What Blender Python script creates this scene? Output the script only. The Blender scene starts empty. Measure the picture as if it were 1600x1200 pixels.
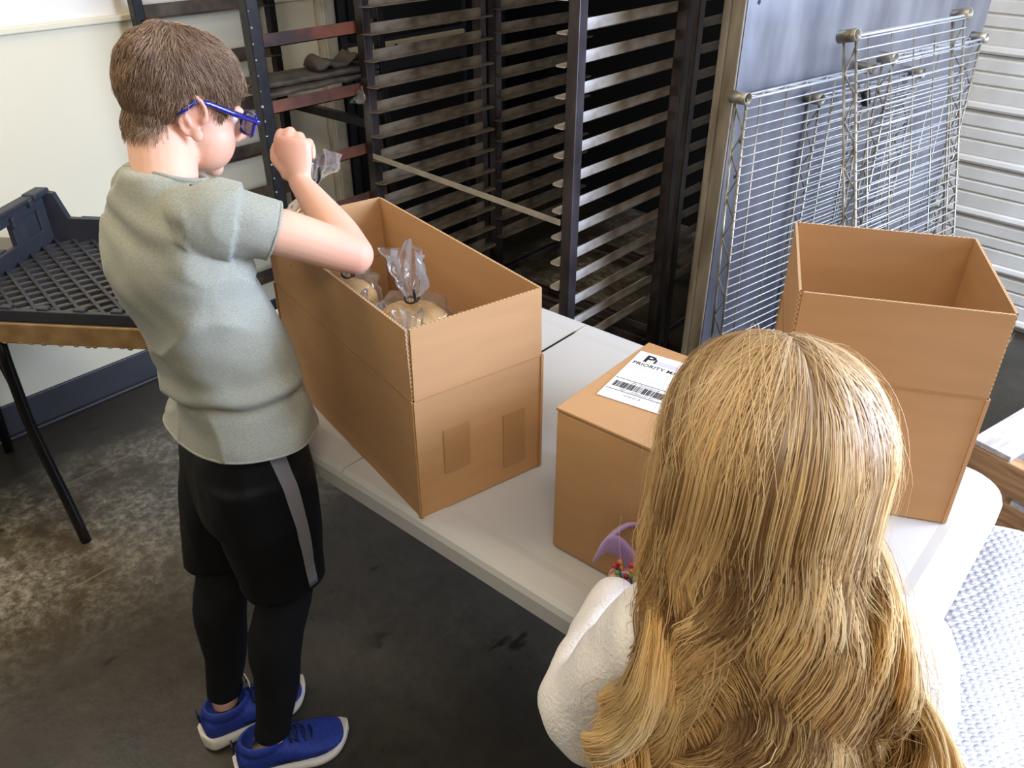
import bpy, bmesh, math, random
import numpy as np
from mathutils import Vector, Matrix, noise
random.seed(7); RNG = np.random.default_rng(11)
R = math.radians
SC = bpy.context.scene; COL = SC.collection

# ------------------------------------------------------------------ camera
cam_d = bpy.data.cameras.new('camera'); cam = bpy.data.objects.new('camera', cam_d); COL.objects.link(cam)
cam_d.sensor_width = 36.0; cam_d.lens = 1285.0 / 1600.0 * 36.0; cam_d.clip_start = 0.02
cam.location = (0, 0, 1.649); cam.rotation_euler = (R(90 - 31.7), 0, R(40.7))
SC.camera = cam
# ------------------------------------------------------------------ light
w = bpy.data.worlds.new('world'); SC.world = w; w.use_nodes = True
bg = w.node_tree.nodes['Background']; bg.inputs[0].default_value = (1.0, 0.95, 0.88, 1); bg.inputs[1].default_value = 0.12
def area(name, loc, target, sx, sy, energy, col):
    l = bpy.data.lights.new(name, 'AREA'); l.shape = 'RECTANGLE'; l.size = sx; l.size_y = sy; l.energy = energy; l.color = col
    o = bpy.data.objects.new(name, l); COL.objects.link(o); o.location = loc
    o.rotation_euler = (Vector(target) - Vector(loc)).to_track_quat('-Z', 'Y').to_euler(); return o
area('dock_door_daylight', (1.9, 2.5, 1.9), (-0.6, 0.9, 0.7), 1.7, 1.8, 230, (0.56, 0.69, 1.0))
area('ceiling_lamp_front', (0.6, -0.4, 2.65), (-0.4, 1.1, 0.7), 1.2, 0.5, 25, (1.0, 0.87, 0.68))
area('ceiling_lamp_back', (-2.0, 0.3, 2.6), (-2.1, 0.5, 0.0), 1.2, 0.4, 19, (1.0, 0.84, 0.6))
area('siding_fill_light', (0.5, 2.0, 2.65), (-0.3, 3.7, 0.7), 1.2, 0.3, 15, (1.0, 0.9, 0.74))  # added fill light, put in to warm and brighten the siding
SC.view_settings.view_transform = 'Standard'; SC.view_settings.look = 'None'
SC.view_settings.gamma = 1.0; SC.view_settings.use_curve_mapping = False; SC.view_settings.exposure = 0.35

# ------------------------------------------------------------------ materials
def lin(c):
    return tuple(((v / 255) / 12.92 if v / 255 <= 0.04045 else ((v / 255 + 0.055) / 1.055) ** 2.4) for v in c) + (1.0,)
def mat(name, col, rough=0.6, metal=0.0, var=0.0, vscale=8.0, col2=None, bump=0.0, bscale=60.0, stretch=(1, 1, 1), spec=0.5, detail=4.0, coat=0.0, sheen=0.0, attr=None, sss=0.0):
    m = bpy.data.materials.new(name); m.use_nodes = True; nt = m.node_tree; N = nt.nodes; L = nt.links
    b = N['Principled BSDF']; b.inputs['Roughness'].default_value = rough; b.inputs['Metallic'].default_value = metal
    b.inputs['Specular IOR Level'].default_value = spec; b.inputs['Coat Weight'].default_value = coat
    b.inputs['Sheen Weight'].default_value = sheen
    if sss: b.inputs['Subsurface Weight'].default_value = sss; b.inputs['Subsurface Radius'].default_value = (1, .35, .2); b.inputs['Subsurface Scale'].default_value = .006
    c1 = lin(col); b.inputs['Base Color'].default_value = c1
    tc = N.new('ShaderNodeTexCoord'); mp = N.new('ShaderNodeMapping'); mp.inputs['Scale'].default_value = stretch
    L.new(tc.outputs['Object'], mp.inputs['Vector'])
    if attr:
        a = N.new('ShaderNodeAttribute'); a.attribute_name = attr; L.new(a.outputs['Color'], b.inputs['Base Color'])
    elif var or col2:
        n = N.new('ShaderNodeTexNoise'); n.inputs['Scale'].default_value = vscale; n.inputs['Detail'].default_value = detail
        L.new(mp.outputs[0], n.inputs['Vector'])
        r = N.new('ShaderNodeValToRGB'); r.color_ramp.elements[0].position = 0.35; r.color_ramp.elements[1].position = 0.65
        c2 = lin(col2) if col2 else tuple(v * (1 - var) for v in c1[:3]) + (1,)
        r.color_ramp.elements[0].color = c2; r.color_ramp.elements[1].color = c1
        L.new(n.outputs['Fac'], r.inputs['Fac']); L.new(r.outputs['Color'], b.inputs['Base Color'])
    if bump:
        n2 = N.new('ShaderNodeTexNoise'); n2.inputs['Scale'].default_value = bscale; n2.inputs['Detail'].default_value = 3
        L.new(mp.outputs[0], n2.inputs['Vector'])
        bp = N.new('ShaderNodeBump'); bp.inputs['Strength'].default_value = bump; bp.inputs['Distance'].default_value = 0.004
        L.new(n2.outputs['Fac'], bp.inputs['Height']); L.new(bp.outputs[0], b.inputs['Normal'])
    return m
M = {}
M['wall'] = mat('cream_wall_paint', (220, 211, 182), 0.75, var=0.05, vscale=2)
M['wall_up'] = mat('upper_wall_paint', (228, 222, 208), 0.75, var=0.03, vscale=2)
M['trim'] = mat('white_trim', (200, 196, 182), 0.6, col2=(170, 160, 140), vscale=12)
M['cove'] = mat('charcoal_cove_base', (52, 52, 54), 0.5, var=0.2, vscale=9)
M['dark'] = mat('shade_black', (16, 15, 14), 0.8)  # near-black colour standing in for the shade behind the racks
M['siding'] = mat('white_metal_siding', (226, 222, 210), 0.5, col2=(206, 200, 184), vscale=4)
M['plastic_white'] = mat('white_table_plastic', (190, 188, 183), 0.42, var=0.04, vscale=5, bump=0.05, bscale=300)
M['table_tan'] = mat('tan_table_edge', (166, 134, 90), 0.5, col2=(140, 108, 66), vscale=22)
M['table_top2'] = mat('grey_laminate', (120, 112, 98), 0.5, var=0.2)
M['black_metal'] = mat('black_steel_tube', (26, 25, 26), 0.32, metal=0.4, spec=0.6)
M['black_plastic'] = mat('charcoal_tray_plastic', (52, 54, 60), 0.5, var=0.2, vscale=15, bump=0.05)
M['card'] = mat('kraft_cardboard', (184, 142, 98), 0.75, var=0.07, vscale=6, bump=0.04, bscale=200, stretch=(1, 1, 6), spec=0.25)
M['card_dark'] = mat('kraft_cardboard_inner', (170, 132, 90), 0.8, var=0.08, vscale=6, spec=0.2)
M['card_tape'] = mat('kraft_glue_patch', (170, 129, 86), 0.45, var=0.05, spec=0.3)
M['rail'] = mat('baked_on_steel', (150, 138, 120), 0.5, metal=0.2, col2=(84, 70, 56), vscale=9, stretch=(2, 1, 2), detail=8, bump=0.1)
M['rail_front'] = mat('mottled_worn_daylit_steel', (226, 220, 212), 0.42, metal=0.4, col2=(150, 130, 104), vscale=7, stretch=(2, 1, 2), detail=8, bump=0.1)  # real mottling and wear; the extra paleness paints daylight onto these runners
M['post'] = mat('sooty_steel_post', (110, 102, 104), 0.35, metal=0.75, col2=(52, 44, 42), vscale=7, stretch=(1, 1, .5), detail=8)
M['post_black'] = mat('black_greasy_post', (34, 28, 25), 0.4, metal=0.3, col2=(14, 12, 11), vscale=40, detail=8)
M['rust'] = mat('rusty_rail', (122, 68, 44), 0.7, col2=(48, 34, 28), vscale=6, detail=6)
M['brown_rail'] = mat('brown_grimy_rail', (96, 82, 60), 0.6, metal=0.2, col2=(52, 42, 32), vscale=10, detail=6)
M['strap'] = mat('dull_grey_bar', (178, 168, 152), 0.5, metal=0.2, var=0.2, vscale=20)
M['galv'] = mat('galvanised_sheet', (168, 170, 178), 0.32, metal=0.88, col2=(132, 134, 144), vscale=3.2, stretch=(2.5, 2.5, .7), detail=8, bump=0.015, bscale=30)
M['panel_edge'] = mat('aged_panel_edge', (142, 132, 114), 0.6, metal=0.1, col2=(94, 82, 64), vscale=6, stretch=(3, 3, .6), detail=8)
M['zinc'] = mat('zinc_wire', (184, 184, 184), 0.4, metal=0.35, var=0.15, vscale=30)
M['zinc_old'] = mat('weathered_zinc', (170, 164, 146), 0.42, metal=0.75, col2=(112, 104, 84), vscale=18)
M['wood'] = mat('pallet_wood', (176, 138, 98), 0.8, col2=(132, 96, 62), vscale=7, stretch=(1, 8, 8), detail=8, bump=0.2)
M['wood_grey'] = mat('weathered_pallet_board', (196, 190, 188), 0.8, col2=(160, 150, 144), vscale=7, stretch=(8, 1, 8), detail=8, bump=0.2)
M['wood_dark'] = mat('soaked_old_wood', (74, 62, 46), 0.8, col2=(38, 32, 25), vscale=14, detail=8, bump=0.4)
M['skin'] = mat('skin', (226, 178, 150), 0.5, attr='tint', bump=0.02, bscale=400, spec=0.35, sss=0.12)
M['tee'] = mat('heather_grey_jersey', (160, 161, 146), 0.9, col2=(142, 143, 130), vscale=260, detail=2, bump=0.12, bscale=500, sheen=0.15, spec=0.2, stretch=(1, 1, 4))
M['shorts'] = mat('black_athletic_knit', (9, 9, 11), 0.6, sheen=0.0, bump=0.05, bscale=500, spec=0.3)
M['stripe'] = mat('grey_side_stripe', (124, 122, 124), 0.7, bump=0.08, bscale=600)
M['legging'] = mat('black_legging_knit', (14, 14, 16), 0.8, bump=0.06, bscale=600, spec=0.25)
M['shoe_blue'] = mat('royal_blue_mesh', (33, 58, 148), 0.65, col2=(26, 46, 122), vscale=120, bump=0.25, bscale=700)
M['shoe_navy'] = mat('dark_navy_overlay', (24, 28, 58), 0.5)
M['sole'] = mat('white_foam_sole', (226, 220, 206), 0.6, var=0.08, vscale=12)
M['white_tag'] = mat('white_tab', (225, 222, 220), 0.6)
M['glasses'] = mat('blue_acetate', (16, 30, 120), 0.15, coat=0.6)
M['hair_boy'] = mat('brown_hair', (98, 76, 58), 0.5, attr='tint', spec=0.3)
M['hair_boy_cap'] = mat('brown_hair_under', (112, 88, 70), 0.7, col2=(90, 69, 53), vscale=30, bump=0.5, bscale=90)
def hair_mat(name, rough, tl_w, gl_w):
    m = bpy.data.materials.new(name); m.use_nodes = True; nt = m.node_tree; N = nt.nodes; L = nt.links; N.remove(N['Principled BSDF']); out = N['Material Output']
    a = N.new('ShaderNodeAttribute'); a.attribute_name = 'tint'
    d = N.new('ShaderNodeBsdfDiffuse'); t_ = N.new('ShaderNodeBsdfTranslucent'); g = N.new('ShaderNodeBsdfGlossy'); g.inputs['Roughness'].default_value = rough; g.inputs[0].default_value = (1, .95, .86, 1)
    L.new(a.outputs['Color'], d.inputs[0]); L.new(a.outputs['Color'], t_.inputs[0])
    x = N.new('ShaderNodeMixShader'); x.inputs[0].default_value = tl_w; L.new(d.outputs[0], x.inputs[1]); L.new(t_.outputs[0], x.inputs[2])
    y = N.new('ShaderNodeMixShader'); y.inputs[0].default_value = gl_w; L.new(x.outputs[0], y.inputs[1]); L.new(g.outputs[0], y.inputs[2]); L.new(y.outputs[0], out.inputs[0]); return m
M['hair_girl'] = hair_mat('blonde_hair', .42, .48, .07)
M['hair_girl_under'] = mat('dark_blonde_under_hair', (150, 118, 76), 0.6, col2=(112, 86, 54), vscale=25, stretch=(4, 4, .5))
M['fleece'] = mat('white_fleece', (236, 230, 222), 0.95, var=0.04, vscale=40, bump=0.5, bscale=220, sheen=0.5, spec=0.1)
M['lavender'] = mat('lavender_cloth', (172, 142, 190), 0.85, var=0.1, vscale=30, bump=0.1, bscale=300, sheen=0.3)
M['bead_red'] = mat('red_bead', (190, 48, 66), 0.25)
M['bead_green'] = mat('green_bead', (92, 140, 62), 0.25)
M['bead_purple'] = mat('purple_bead', (84, 52, 122), 0.25)
M['bead_amber'] = mat('amber_bead', (190, 106, 50), 0.25)
M['bread'] = mat('bread_crust', (226, 178, 104), 0.7, col2=(236, 206, 148), vscale=14, bump=0.15, bscale=80)
M['tie'] = mat('black_twist_tie', (14, 14, 16), 0.4)
M['paper'] = mat('white_label_paper', (244, 243, 242), 0.55)
M['ink'] = mat('black_ink', (22, 21, 34), 0.5)
M['ink_grey'] = mat('faded_grey_ink', (196, 196, 206), 0.6)
M['ink_mid'] = mat('grey_print', (120, 120, 130), 0.6)
M['lip'] = mat('eye_white', (235, 232, 228), 0.2)
M['iris'] = mat('dark_iris', (40, 30, 24), 0.1)
M['black'] = mat('black_part', (10, 10, 10), 0.4)
def clear_mat(name, tint, alpha, rough, white):
    m = bpy.data.materials.new(name); m.use_nodes = True; nt = m.node_tree; N = nt.nodes; L = nt.links; N.remove(N['Principled BSDF'])
    out = N['Material Output']
    tr = N.new('ShaderNodeBsdfTransparent'); tr.inputs[0].default_value = tint
    gl = N.new('ShaderNodeBsdfGlossy'); gl.inputs['Roughness'].default_value = rough
    df = N.new('ShaderNodeBsdfDiffuse'); df.inputs[0].default_value = white
    tl = N.new('ShaderNodeBsdfTranslucent'); tl.inputs[0].default_value = white
    m0 = N.new('ShaderNodeMixShader'); m0.inputs[0].default_value = 0.4; L.new(df.outputs[0], m0.inputs[1]); L.new(tl.outputs[0], m0.inputs[2])
    m1 = N.new('ShaderNodeMixShader'); m1.inputs[0].default_value = 0.7; L.new(m0.outputs[0], m1.inputs[1]); L.new(gl.outputs[0], m1.inputs[2])
    fr = N.new('ShaderNodeLayerWeight'); fr.inputs[0].default_value = 0.35
    mr = N.new('ShaderNodeMapRange'); mr.inputs['To Min'].default_value = alpha; mr.inputs['To Max'].default_value = min(1, alpha + 0.6)
    L.new(fr.outputs['Fresnel'], mr.inputs['Value'])
    m2 = N.new('ShaderNodeMixShader'); L.new(mr.outputs[0], m2.inputs[0]); L.new(tr.outputs[0], m2.inputs[1]); L.new(m1.outputs[0], m2.inputs[2])
    L.new(m2.outputs[0], out.inputs[0]); return m
M['clear_bag'] = clear_mat('clear_plastic_film', (0.97, 0.97, 0.97, 1), 0.13, 0.12, (0.8, 0.8, 0.82, 1))
M['lens'] = clear_mat('spectacle_lens', (0.8, 0.82, 0.88, 1), 0.1, 0.03, (0.3, 0.3, 0.4, 1))
M['bubble'] = clear_mat('bubble_film', (0.98, 0.98, 1, 1), 0.35, 0.12, (0.94, 0.94, 0.96, 1))
def flute_mat():
    m = mat('corrugated_cut_edge', (190, 158, 116), 0.85)
    nt = m.node_tree; N = nt.nodes; L = nt.links; b = N['Principled BSDF']
    tc = N.new('ShaderNodeTexCoord'); wv = N.new('ShaderNodeTexChecker'); wv.inputs['Scale'].default_value = 260
    wv.inputs['Color1'].default_value = lin((198, 166, 124)); wv.inputs['Color2'].default_value = lin((150, 116, 78))
    L.new(tc.outputs['Object'], wv.inputs['Vector']); L.new(wv.outputs[0], b.inputs['Base Color']); return m
M['flute'] = flute_mat()
def floor_mat():
    m = mat('stained_concrete', (70, 64, 54), 0.42); nt = m.node_tree; N = nt.nodes; L = nt.links; b = N['Principled BSDF']
    tc = N.new('ShaderNodeTexCoord')
    def nz(s, d=8, st=(1, 1, 1), rough=.6):
        mp = N.new('ShaderNodeMapping'); mp.inputs['Scale'].default_value = st; L.new(tc.outputs['Object'], mp.inputs[0])
        n = N.new('ShaderNodeTexNoise'); n.inputs['Scale'].default_value = s; n.inputs['Detail'].default_value = d; n.inputs['Roughness'].default_value = rough
        L.new(mp.outputs[0], n.inputs['Vector']); return n.outputs['Fac']
    def ramp(f, p0, c0, p1, c1):
        r = N.new('ShaderNodeValToRGB'); r.color_ramp.elements[0].position = p0; r.color_ramp.elements[1].position = p1
        r.color_ramp.elements[0].color = c0; r.color_ramp.elements[1].color = c1; L.new(f, r.inputs[0]); return r.outputs[0]
    def mixc(f, a, c):
        x = N.new('ShaderNodeMix'); x.data_type = 'RGBA'; L.new(f, x.inputs[0]); L.new(a, x.inputs[6])
        if isinstance(c, tuple): x.inputs[7].default_value = c
        else: L.new(c, x.inputs[7])
        return x.outputs[2]
    base = ramp(nz(2.2), .3, lin((44, 40, 33)), .7, lin((72, 66, 54)))
    blot = ramp(nz(5, 10, (1, 1, 1), .7), .40, (0, 0, 0, 1), .58, (1, 1, 1, 1))
    # worn pale band along the wall-side walkway
    sx = N.new('ShaderNodeSeparateXYZ'); L.new(tc.outputs['Object'], sx.inputs[0])
    mp = N.new('ShaderNodeMapRange'); mp.interpolation_type = 'SMOOTHSTEP'; mp.inputs['From Min'].default_value = -1.6; mp.inputs['From Max'].default_value = -2.1
    wob = N.new('ShaderNodeMath'); wob.operation = 'MULTIPLY_ADD'; wob.inputs[1].default_value = 0.55; L.new(nz(2.5, 6), wob.inputs[0]); 
    sh = N.new('ShaderNodeMath'); sh.operation = 'ADD'; sh.inputs[1].default_value = -0.28; L.new(sx.outputs[0], wob.inputs[2]); L.new(wob.outputs[0], sh.inputs[0])
    L.new(sh.outputs[0], mp.inputs[0])
    mp2 = N.new('ShaderNodeMapRange'); mp2.interpolation_type = 'SMOOTHSTEP'; mp2.inputs['From Min'].default_value = -2.62; mp2.inputs['From Max'].default_value = -2.3; L.new(sh.outputs[0], mp2.inputs[0])
    mul = N.new('ShaderNodeMath'); mul.operation = 'MULTIPLY'; L.new(mp.outputs[0], mul.inputs[0]); L.new(mp2.outputs[0], mul.inputs[1])
    fleck = ramp(nz(38, 12, (1, 1, 1), .75), .42, (.12, .12, .12, 1), .60, (1, 1, 1, 1))
    bf = N.new('ShaderNodeMath'); bf.operation = 'MULTIPLY'; L.new(blot, bf.inputs[0]); L.new(fleck, bf.inputs[1])
    mul2 = N.new('ShaderNodeMath'); mul2.operation = 'MULTIPLY'; L.new(mul.outputs[0], mul2.inputs[0]); L.new(bf.outputs[0], mul2.inputs[1])
    brown = mixc(mul.outputs[0], base, lin((92, 80, 60)))
    c = mixc(mul2.outputs[0], brown, lin((192, 184, 164)))
    gr = ramp(nz(22, 12, (1, 1, 1), .8), .40, (0, 0, 0, 1), .62, (.55, .55, .55, 1)); c = mixc(gr, c, lin((38, 34, 28)))
    # dark oily drips
    drip = ramp(nz(9, 4, (1, .45, 1)), .66, (0, 0, 0, 1), .72, (1, 1, 1, 1)); c = mixc(drip, c, lin((22, 17, 12)))
    # scratches
    for rot, sc in ((0.5, 3.0), (1.5, 2.4), (-.3, 2.0)):
        mpp = N.new('ShaderNodeMapping'); mpp.inputs['Rotation'].default_value = (0, 0, rot); mpp.inputs['Scale'].default_value = (sc * 16, sc * .5, 1); L.new(tc.outputs['Object'], mpp.inputs[0])
        n = N.new('ShaderNodeTexNoise'); n.inputs['Scale'].default_value = 1; n.inputs['Detail'].default_value = 2; L.new(mpp.outputs[0], n.inputs['Vector'])
        s = ramp(n.outputs['Fac'], .735, (0, 0, 0, 1), .76, (.55, .55, .55, 1)); c = mixc(s, c, lin((150, 142, 122)))
    L.new(c, b.inputs['Base Color'])
    L.new(ramp(nz(4), .3, (.22, .22, .22, 1), .7, (.5, .5, .5, 1)), b.inputs['Roughness'])
    bp = N.new('ShaderNodeBump'); bp.inputs['Strength'].default_value = .15; bp.inputs['Distance'].default_value = .01; L.new(nz(30), bp.inputs['Height']); L.new(bp.outputs[0], b.inputs['Normal'])
    return m
M['floor'] = floor_mat()

# ------------------------------------------------------------------ mesh helpers
class MB:
    def __init__(s): s.v = []; s.f = []; s.m = []
    def add(s, vs, fs, mi=0, X=None):
        k = len(s.v); s.v += [tuple(X @ Vector(p)) if X else tuple(p) for p in vs]; s.f += [tuple(i + k for i in f) for f in fs]; s.m += [mi] * len(fs); return s
    def box(s, c, d, X=None, mi=0, bev=0.0):
        x, y, z = c; a, b, e = d[0] / 2, d[1] / 2, d[2] / 2
        if bev <= 0:
            vs = [(x + i * a, y + j * b, z + k * e) for i in (-1, 1) for j in (-1, 1) for k in (-1, 1)]
            fs = [(0, 1, 3, 2), (4, 6, 7, 5), (0, 4, 5, 1), (2, 3, 7, 6), (0, 2, 6, 4), (1, 5, 7, 3)]
            return s.add(vs, fs, mi, X)
        bm = bmesh.new(); bmesh.ops.create_cube(bm, size=1.0); bmesh.ops.scale(bm, vec=d, verts=bm.verts); bmesh.ops.translate(bm, vec=c, verts=bm.verts)
        bmesh.ops.bevel(bm, geom=list(bm.edges), offset=min(bev, min(d) * .45), segments=2, affect='EDGES', profile=.5)
        bm.verts.index_update(); vs = [v.co.copy() for v in bm.verts]; fs = [[v.index for v in f.verts] for f in bm.faces]; bm.free()
        return s.add(vs, fs, mi, X)
    def tube(s, pts, r, n=8, closed=False, X=None, mi=0, up=None):
        P = [Vector(p) for p in pts]; K = len(P); rr = r if hasattr(r, '__len__') else [r] * K
        T = []
        for i in range(K):
            a = P[(i + 1) % K] if (closed or i < K - 1) else P[i]; b = P[i - 1] if (closed or i > 0) else P[i]
            T.append((a - b).normalized())
        u = Vector(up) if up else (Vector((0, 0, 1)) if abs(T[0].z) < .9 else Vector((1, 0, 0)))
        vs = []
        for i in range(K):
            u = (u - T[i] * u.dot(T[i])).normalized(); q = T[i].cross(u)
            for j in range(n):
                a = 2 * math.pi * j / n; vs.append(P[i] + (u * math.cos(a) + q * math.sin(a)) * rr[i])
        fs = []
        for i in range(K if closed else K - 1):
            for j in range(n): fs.append((i * n + j, i * n + (j + 1) % n, ((i + 1) % K) * n + (j + 1) % n, ((i + 1) % K) * n + j))
        if not closed: fs.append(tuple(range(n - 1, -1, -1))); fs.append(tuple((K - 1) * n + j for j in range(n)))
        return s.add(vs, fs, mi, X)
    def prism(s, poly, h0, h1, X=None, mi=0):      # polygon in xy extruded in z
        n = len(poly); vs = [(p[0], p[1], h0) for p in poly] + [(p[0], p[1], h1) for p in poly]
        fs = [tuple(range(n - 1, -1, -1)), tuple(range(n, 2 * n))] + [(i, (i + 1) % n, n + (i + 1) % n, n + i) for i in range(n)]
        return s.add(vs, fs, mi, X)
    def ell(s, c, r, X=None, mi=0, nu=20, nv=12):
        vs = [(c[0], c[1], c[2] + r[2])]
        for i in range(1, nv):
            t = math.pi * i / nv
            for j in range(nu): a = 2 * math.pi * j / nu; vs.append((c[0] + r[0] * math.sin(t) * math.cos(a), c[1] + r[1] * math.sin(t) * math.sin(a), c[2] + r[2] * math.cos(t)))
        vs.append((c[0], c[1], c[2] - r[2])); fs = [(0, 1 + j, 1 + (j + 1) % nu) for j in range(nu)]
        for i in range(nv - 2):
            for j in range(nu): fs.append((1 + i * nu + j, 1 + (i + 1) * nu + j, 1 + (i + 1) * nu + (j + 1) % nu, 1 + i * nu + (j + 1) % nu))
        e = len(vs) - 1; b = 1 + (nv - 2) * nu; fs += [(e, b + (j + 1) % nu, b + j) for j in range(nu)]
        return s.add(vs, fs, mi, X)
    def loft(s, secs, n=24, X=None, mi=0, sub=4, power=2.0):
        # secs: (center, u, v, a, b): superelliptic rings joined by Catmull-Rom
        S = [np.concatenate([np.array(c, float), np.array(u, float) * a, np.array(v, float) * b]) for c, u, v, a, b in secs]
        rings = []
        for i in range(len(S) - 1):
            p0, p1, p2, p3 = S[max(i - 1, 0)], S[i], S[i + 1], S[min(i + 2, len(S) - 1)]
            for k in range(sub):
                t = k / sub; rings.append(.5 * (2 * p1 + (p2 - p0) * t + (2 * p0 - 5 * p1 + 4 * p2 - p3) * t * t + (3 * p1 - p0 - 3 * p2 + p3) * t ** 3))
        rings.append(S[-1]); vs = []
        for g in rings:
            for j in range(n):
                a = 2 * math.pi * j / n; ca, sa = math.cos(a), math.sin(a)
                ca = math.copysign(abs(ca) ** (2 / power), ca); sa = math.copysign(abs(sa) ** (2 / power), sa)
                vs.append(tuple(g[:3] + g[3:6] * ca + g[6:9] * sa))
        K = len(rings); fs = []
        for i in range(K - 1):
            for j in range(n): fs.append((i * n + j, i * n + (j + 1) % n, (i + 1) * n + (j + 1) % n, (i + 1) * n + j))
        fs.append(tuple(range(n - 1, -1, -1))); fs.append(tuple((K - 1) * n + j for j in range(n)))
        return s.add(vs, fs, mi, X)
    def limb(s, pts, r, n=18, X=None, sub=5, flat=None):
        # smooth round limb through points; flat = list of (b/a) ratios with ref direction
        P = [Vector(p) for p in pts]; secs = []
        u = None
        for i in range(len(P)):
            t = (P[min(i + 1, len(P) - 1)] - P[max(i - 1, 0)]).normalized()
            if u is None: u = Vector((0, 0, 1)) if abs(t.z) < .8 else Vector((1, 0, 0))
            u = (u - t * u.dot(t)).normalized(); v = t.cross(u); secs.append((P[i], u, v, r[i], r[i]))
        s.loft(secs, n, X, 0, sub)
        for i, e in ((0, -1), (-1, 1)): s.ell(P[i], (r[i],) * 3, X)
        return s
    def mesh(s, name):
        me = bpy.data.meshes.new(name); me.from_pydata(s.v, [], s.f); me.polygons.foreach_set('material_index', s.m)
        bm = bmesh.new(); bm.from_mesh(me); bmesh.ops.recalc_face_normals(bm, faces=bm.faces); bm.to_mesh(me); bm.free(); me.update(); return me

def link(name, me, mats, parent=None, smooth=False, label=None, world=False, kind=None):
    o = bpy.data.objects.new(name, me); COL.objects.link(o)
    mats = mats if isinstance(mats, (list, tuple)) else [mats]
    if len(me.materials) == 0:
        for k in mats: me.materials.append(M[k] if isinstance(k, str) else k)
    if smooth: me.polygons.foreach_set('use_smooth', [True] * len(me.polygons))
    if parent:
        o.parent = parent
        if world: me.transform(ROOTM[parent.name].inverted())
    if label: o['label'] = label
    if kind: o['kind'] = kind
    return o
def part(name, mb, mats, parent=None, smooth=False, label=None, world=False, kind=None):
    return link(name, mb.mesh(name) if isinstance(mb, MB) else mb, mats, parent, smooth, label, world, kind)
ROOTM = {}
def thing(name, label, cat, loc=(0, 0, 0), rz=0, group=None):
    o = bpy.data.objects.new(name, None); COL.objects.link(o); o.location = loc; o.rotation_euler = (0, 0, rz); o.empty_display_size = .05
    o['label'] = label; o['category'] = cat
    if group: o['group'] = group
    ROOTM[o.name] = Matrix.Translation(loc) @ Matrix.Rotation(rz, 4, 'Z'); return o
def tag(o, label, cat, group=None):
    o['label'] = label; o['category'] = cat
    if group: o['group'] = group
    return o
def sub_root(child, root): ROOTM[child.name] = ROOTM[root.name]; return child
def copy_part(o, parent, loc=None, rot=None):
    c = o.copy(); COL.objects.link(c); c.parent = parent
    if loc is not None: c.location = loc
    if rot is not None: c.rotation_euler = rot
    return c
def struct(name, mb, mats, parent=None, smooth=False):
    o = part(name, mb, mats, parent, smooth); o['kind'] = 'structure'; return o
def XF(loc=(0, 0, 0), rz=0, rx=0, ry=0):
    return Matrix.Translation(loc) @ Matrix.Rotation(rz, 4, 'Z') @ Matrix.Rotation(ry, 4, 'Y') @ Matrix.Rotation(rx, 4, 'X')
def union(mb, voxel, it=4, name='body', fac=.5):
    """voxel-merge overlapping closed shapes into one continuous surface"""
    me = mb.mesh('tmp'); o = bpy.data.objects.new('tmp', me); COL.objects.link(o)
    md = o.modifiers.new('r', 'REMESH'); md.mode = 'VOXEL'; md.voxel_size = voxel; md.adaptivity = 0
    sm = o.modifiers.new('s', 'SMOOTH'); sm.factor = fac; sm.iterations = it
    dg = bpy.context.evaluated_depsgraph_get(); dg.update()
    out = bpy.data.meshes.new_from_object(o.evaluated_get(dg)); out.name = name
    bpy.data.objects.remove(o); bpy.data.meshes.remove(me); out.materials.clear(); return out
def arr(me):
    a = np.empty(len(me.vertices) * 3); me.vertices.foreach_get('co', a); return a.reshape(-1, 3)
def setarr(me, a): me.vertices.foreach_set('co', a.reshape(-1)); me.update()
def norms(me):
    a = np.empty(len(me.vertices) * 3, np.float32); me.vertex_normals.foreach_get('vector', a); return a.reshape(-1, 3).astype(float)
def drop(me, test):
    """delete faces whose centre satisfies test(co, normal): opens hems, cuffs, necklines"""
    bm = bmesh.new(); bm.from_mesh(me); bmesh.ops.delete(bm, geom=[f for f in bm.faces if test(f.calc_center_median(), f.normal)], context='FACES'); bm.to_mesh(me); bm.free(); me.update()
def solid(o, t):
    md = o.modifiers.new('thickness', 'SOLIDIFY'); md.thickness = t; md.offset = -1
def setcol(me, cols):
    a = me.color_attributes.new('tint', 'FLOAT_COLOR', 'POINT'); a.data.foreach_set('color', np.asarray(cols, np.float32).reshape(-1))
def quads(name, V, F, cols=None):
    me = bpy.data.meshes.new(name); me.vertices.add(len(V)); me.vertices.foreach_set('co', np.asarray(V, np.float32).reshape(-1))
    me.loops.add(F.size); me.loops.foreach_set('vertex_index', F.reshape(-1).astype(np.int32)); me.polygons.add(len(F))
    me.polygons.foreach_set('loop_start', np.arange(0, F.size, F.shape[1], dtype=np.int32))
    me.update(calc_edges=True); me.validate()
    if cols is not None: setcol(me, cols)
    return me
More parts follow.
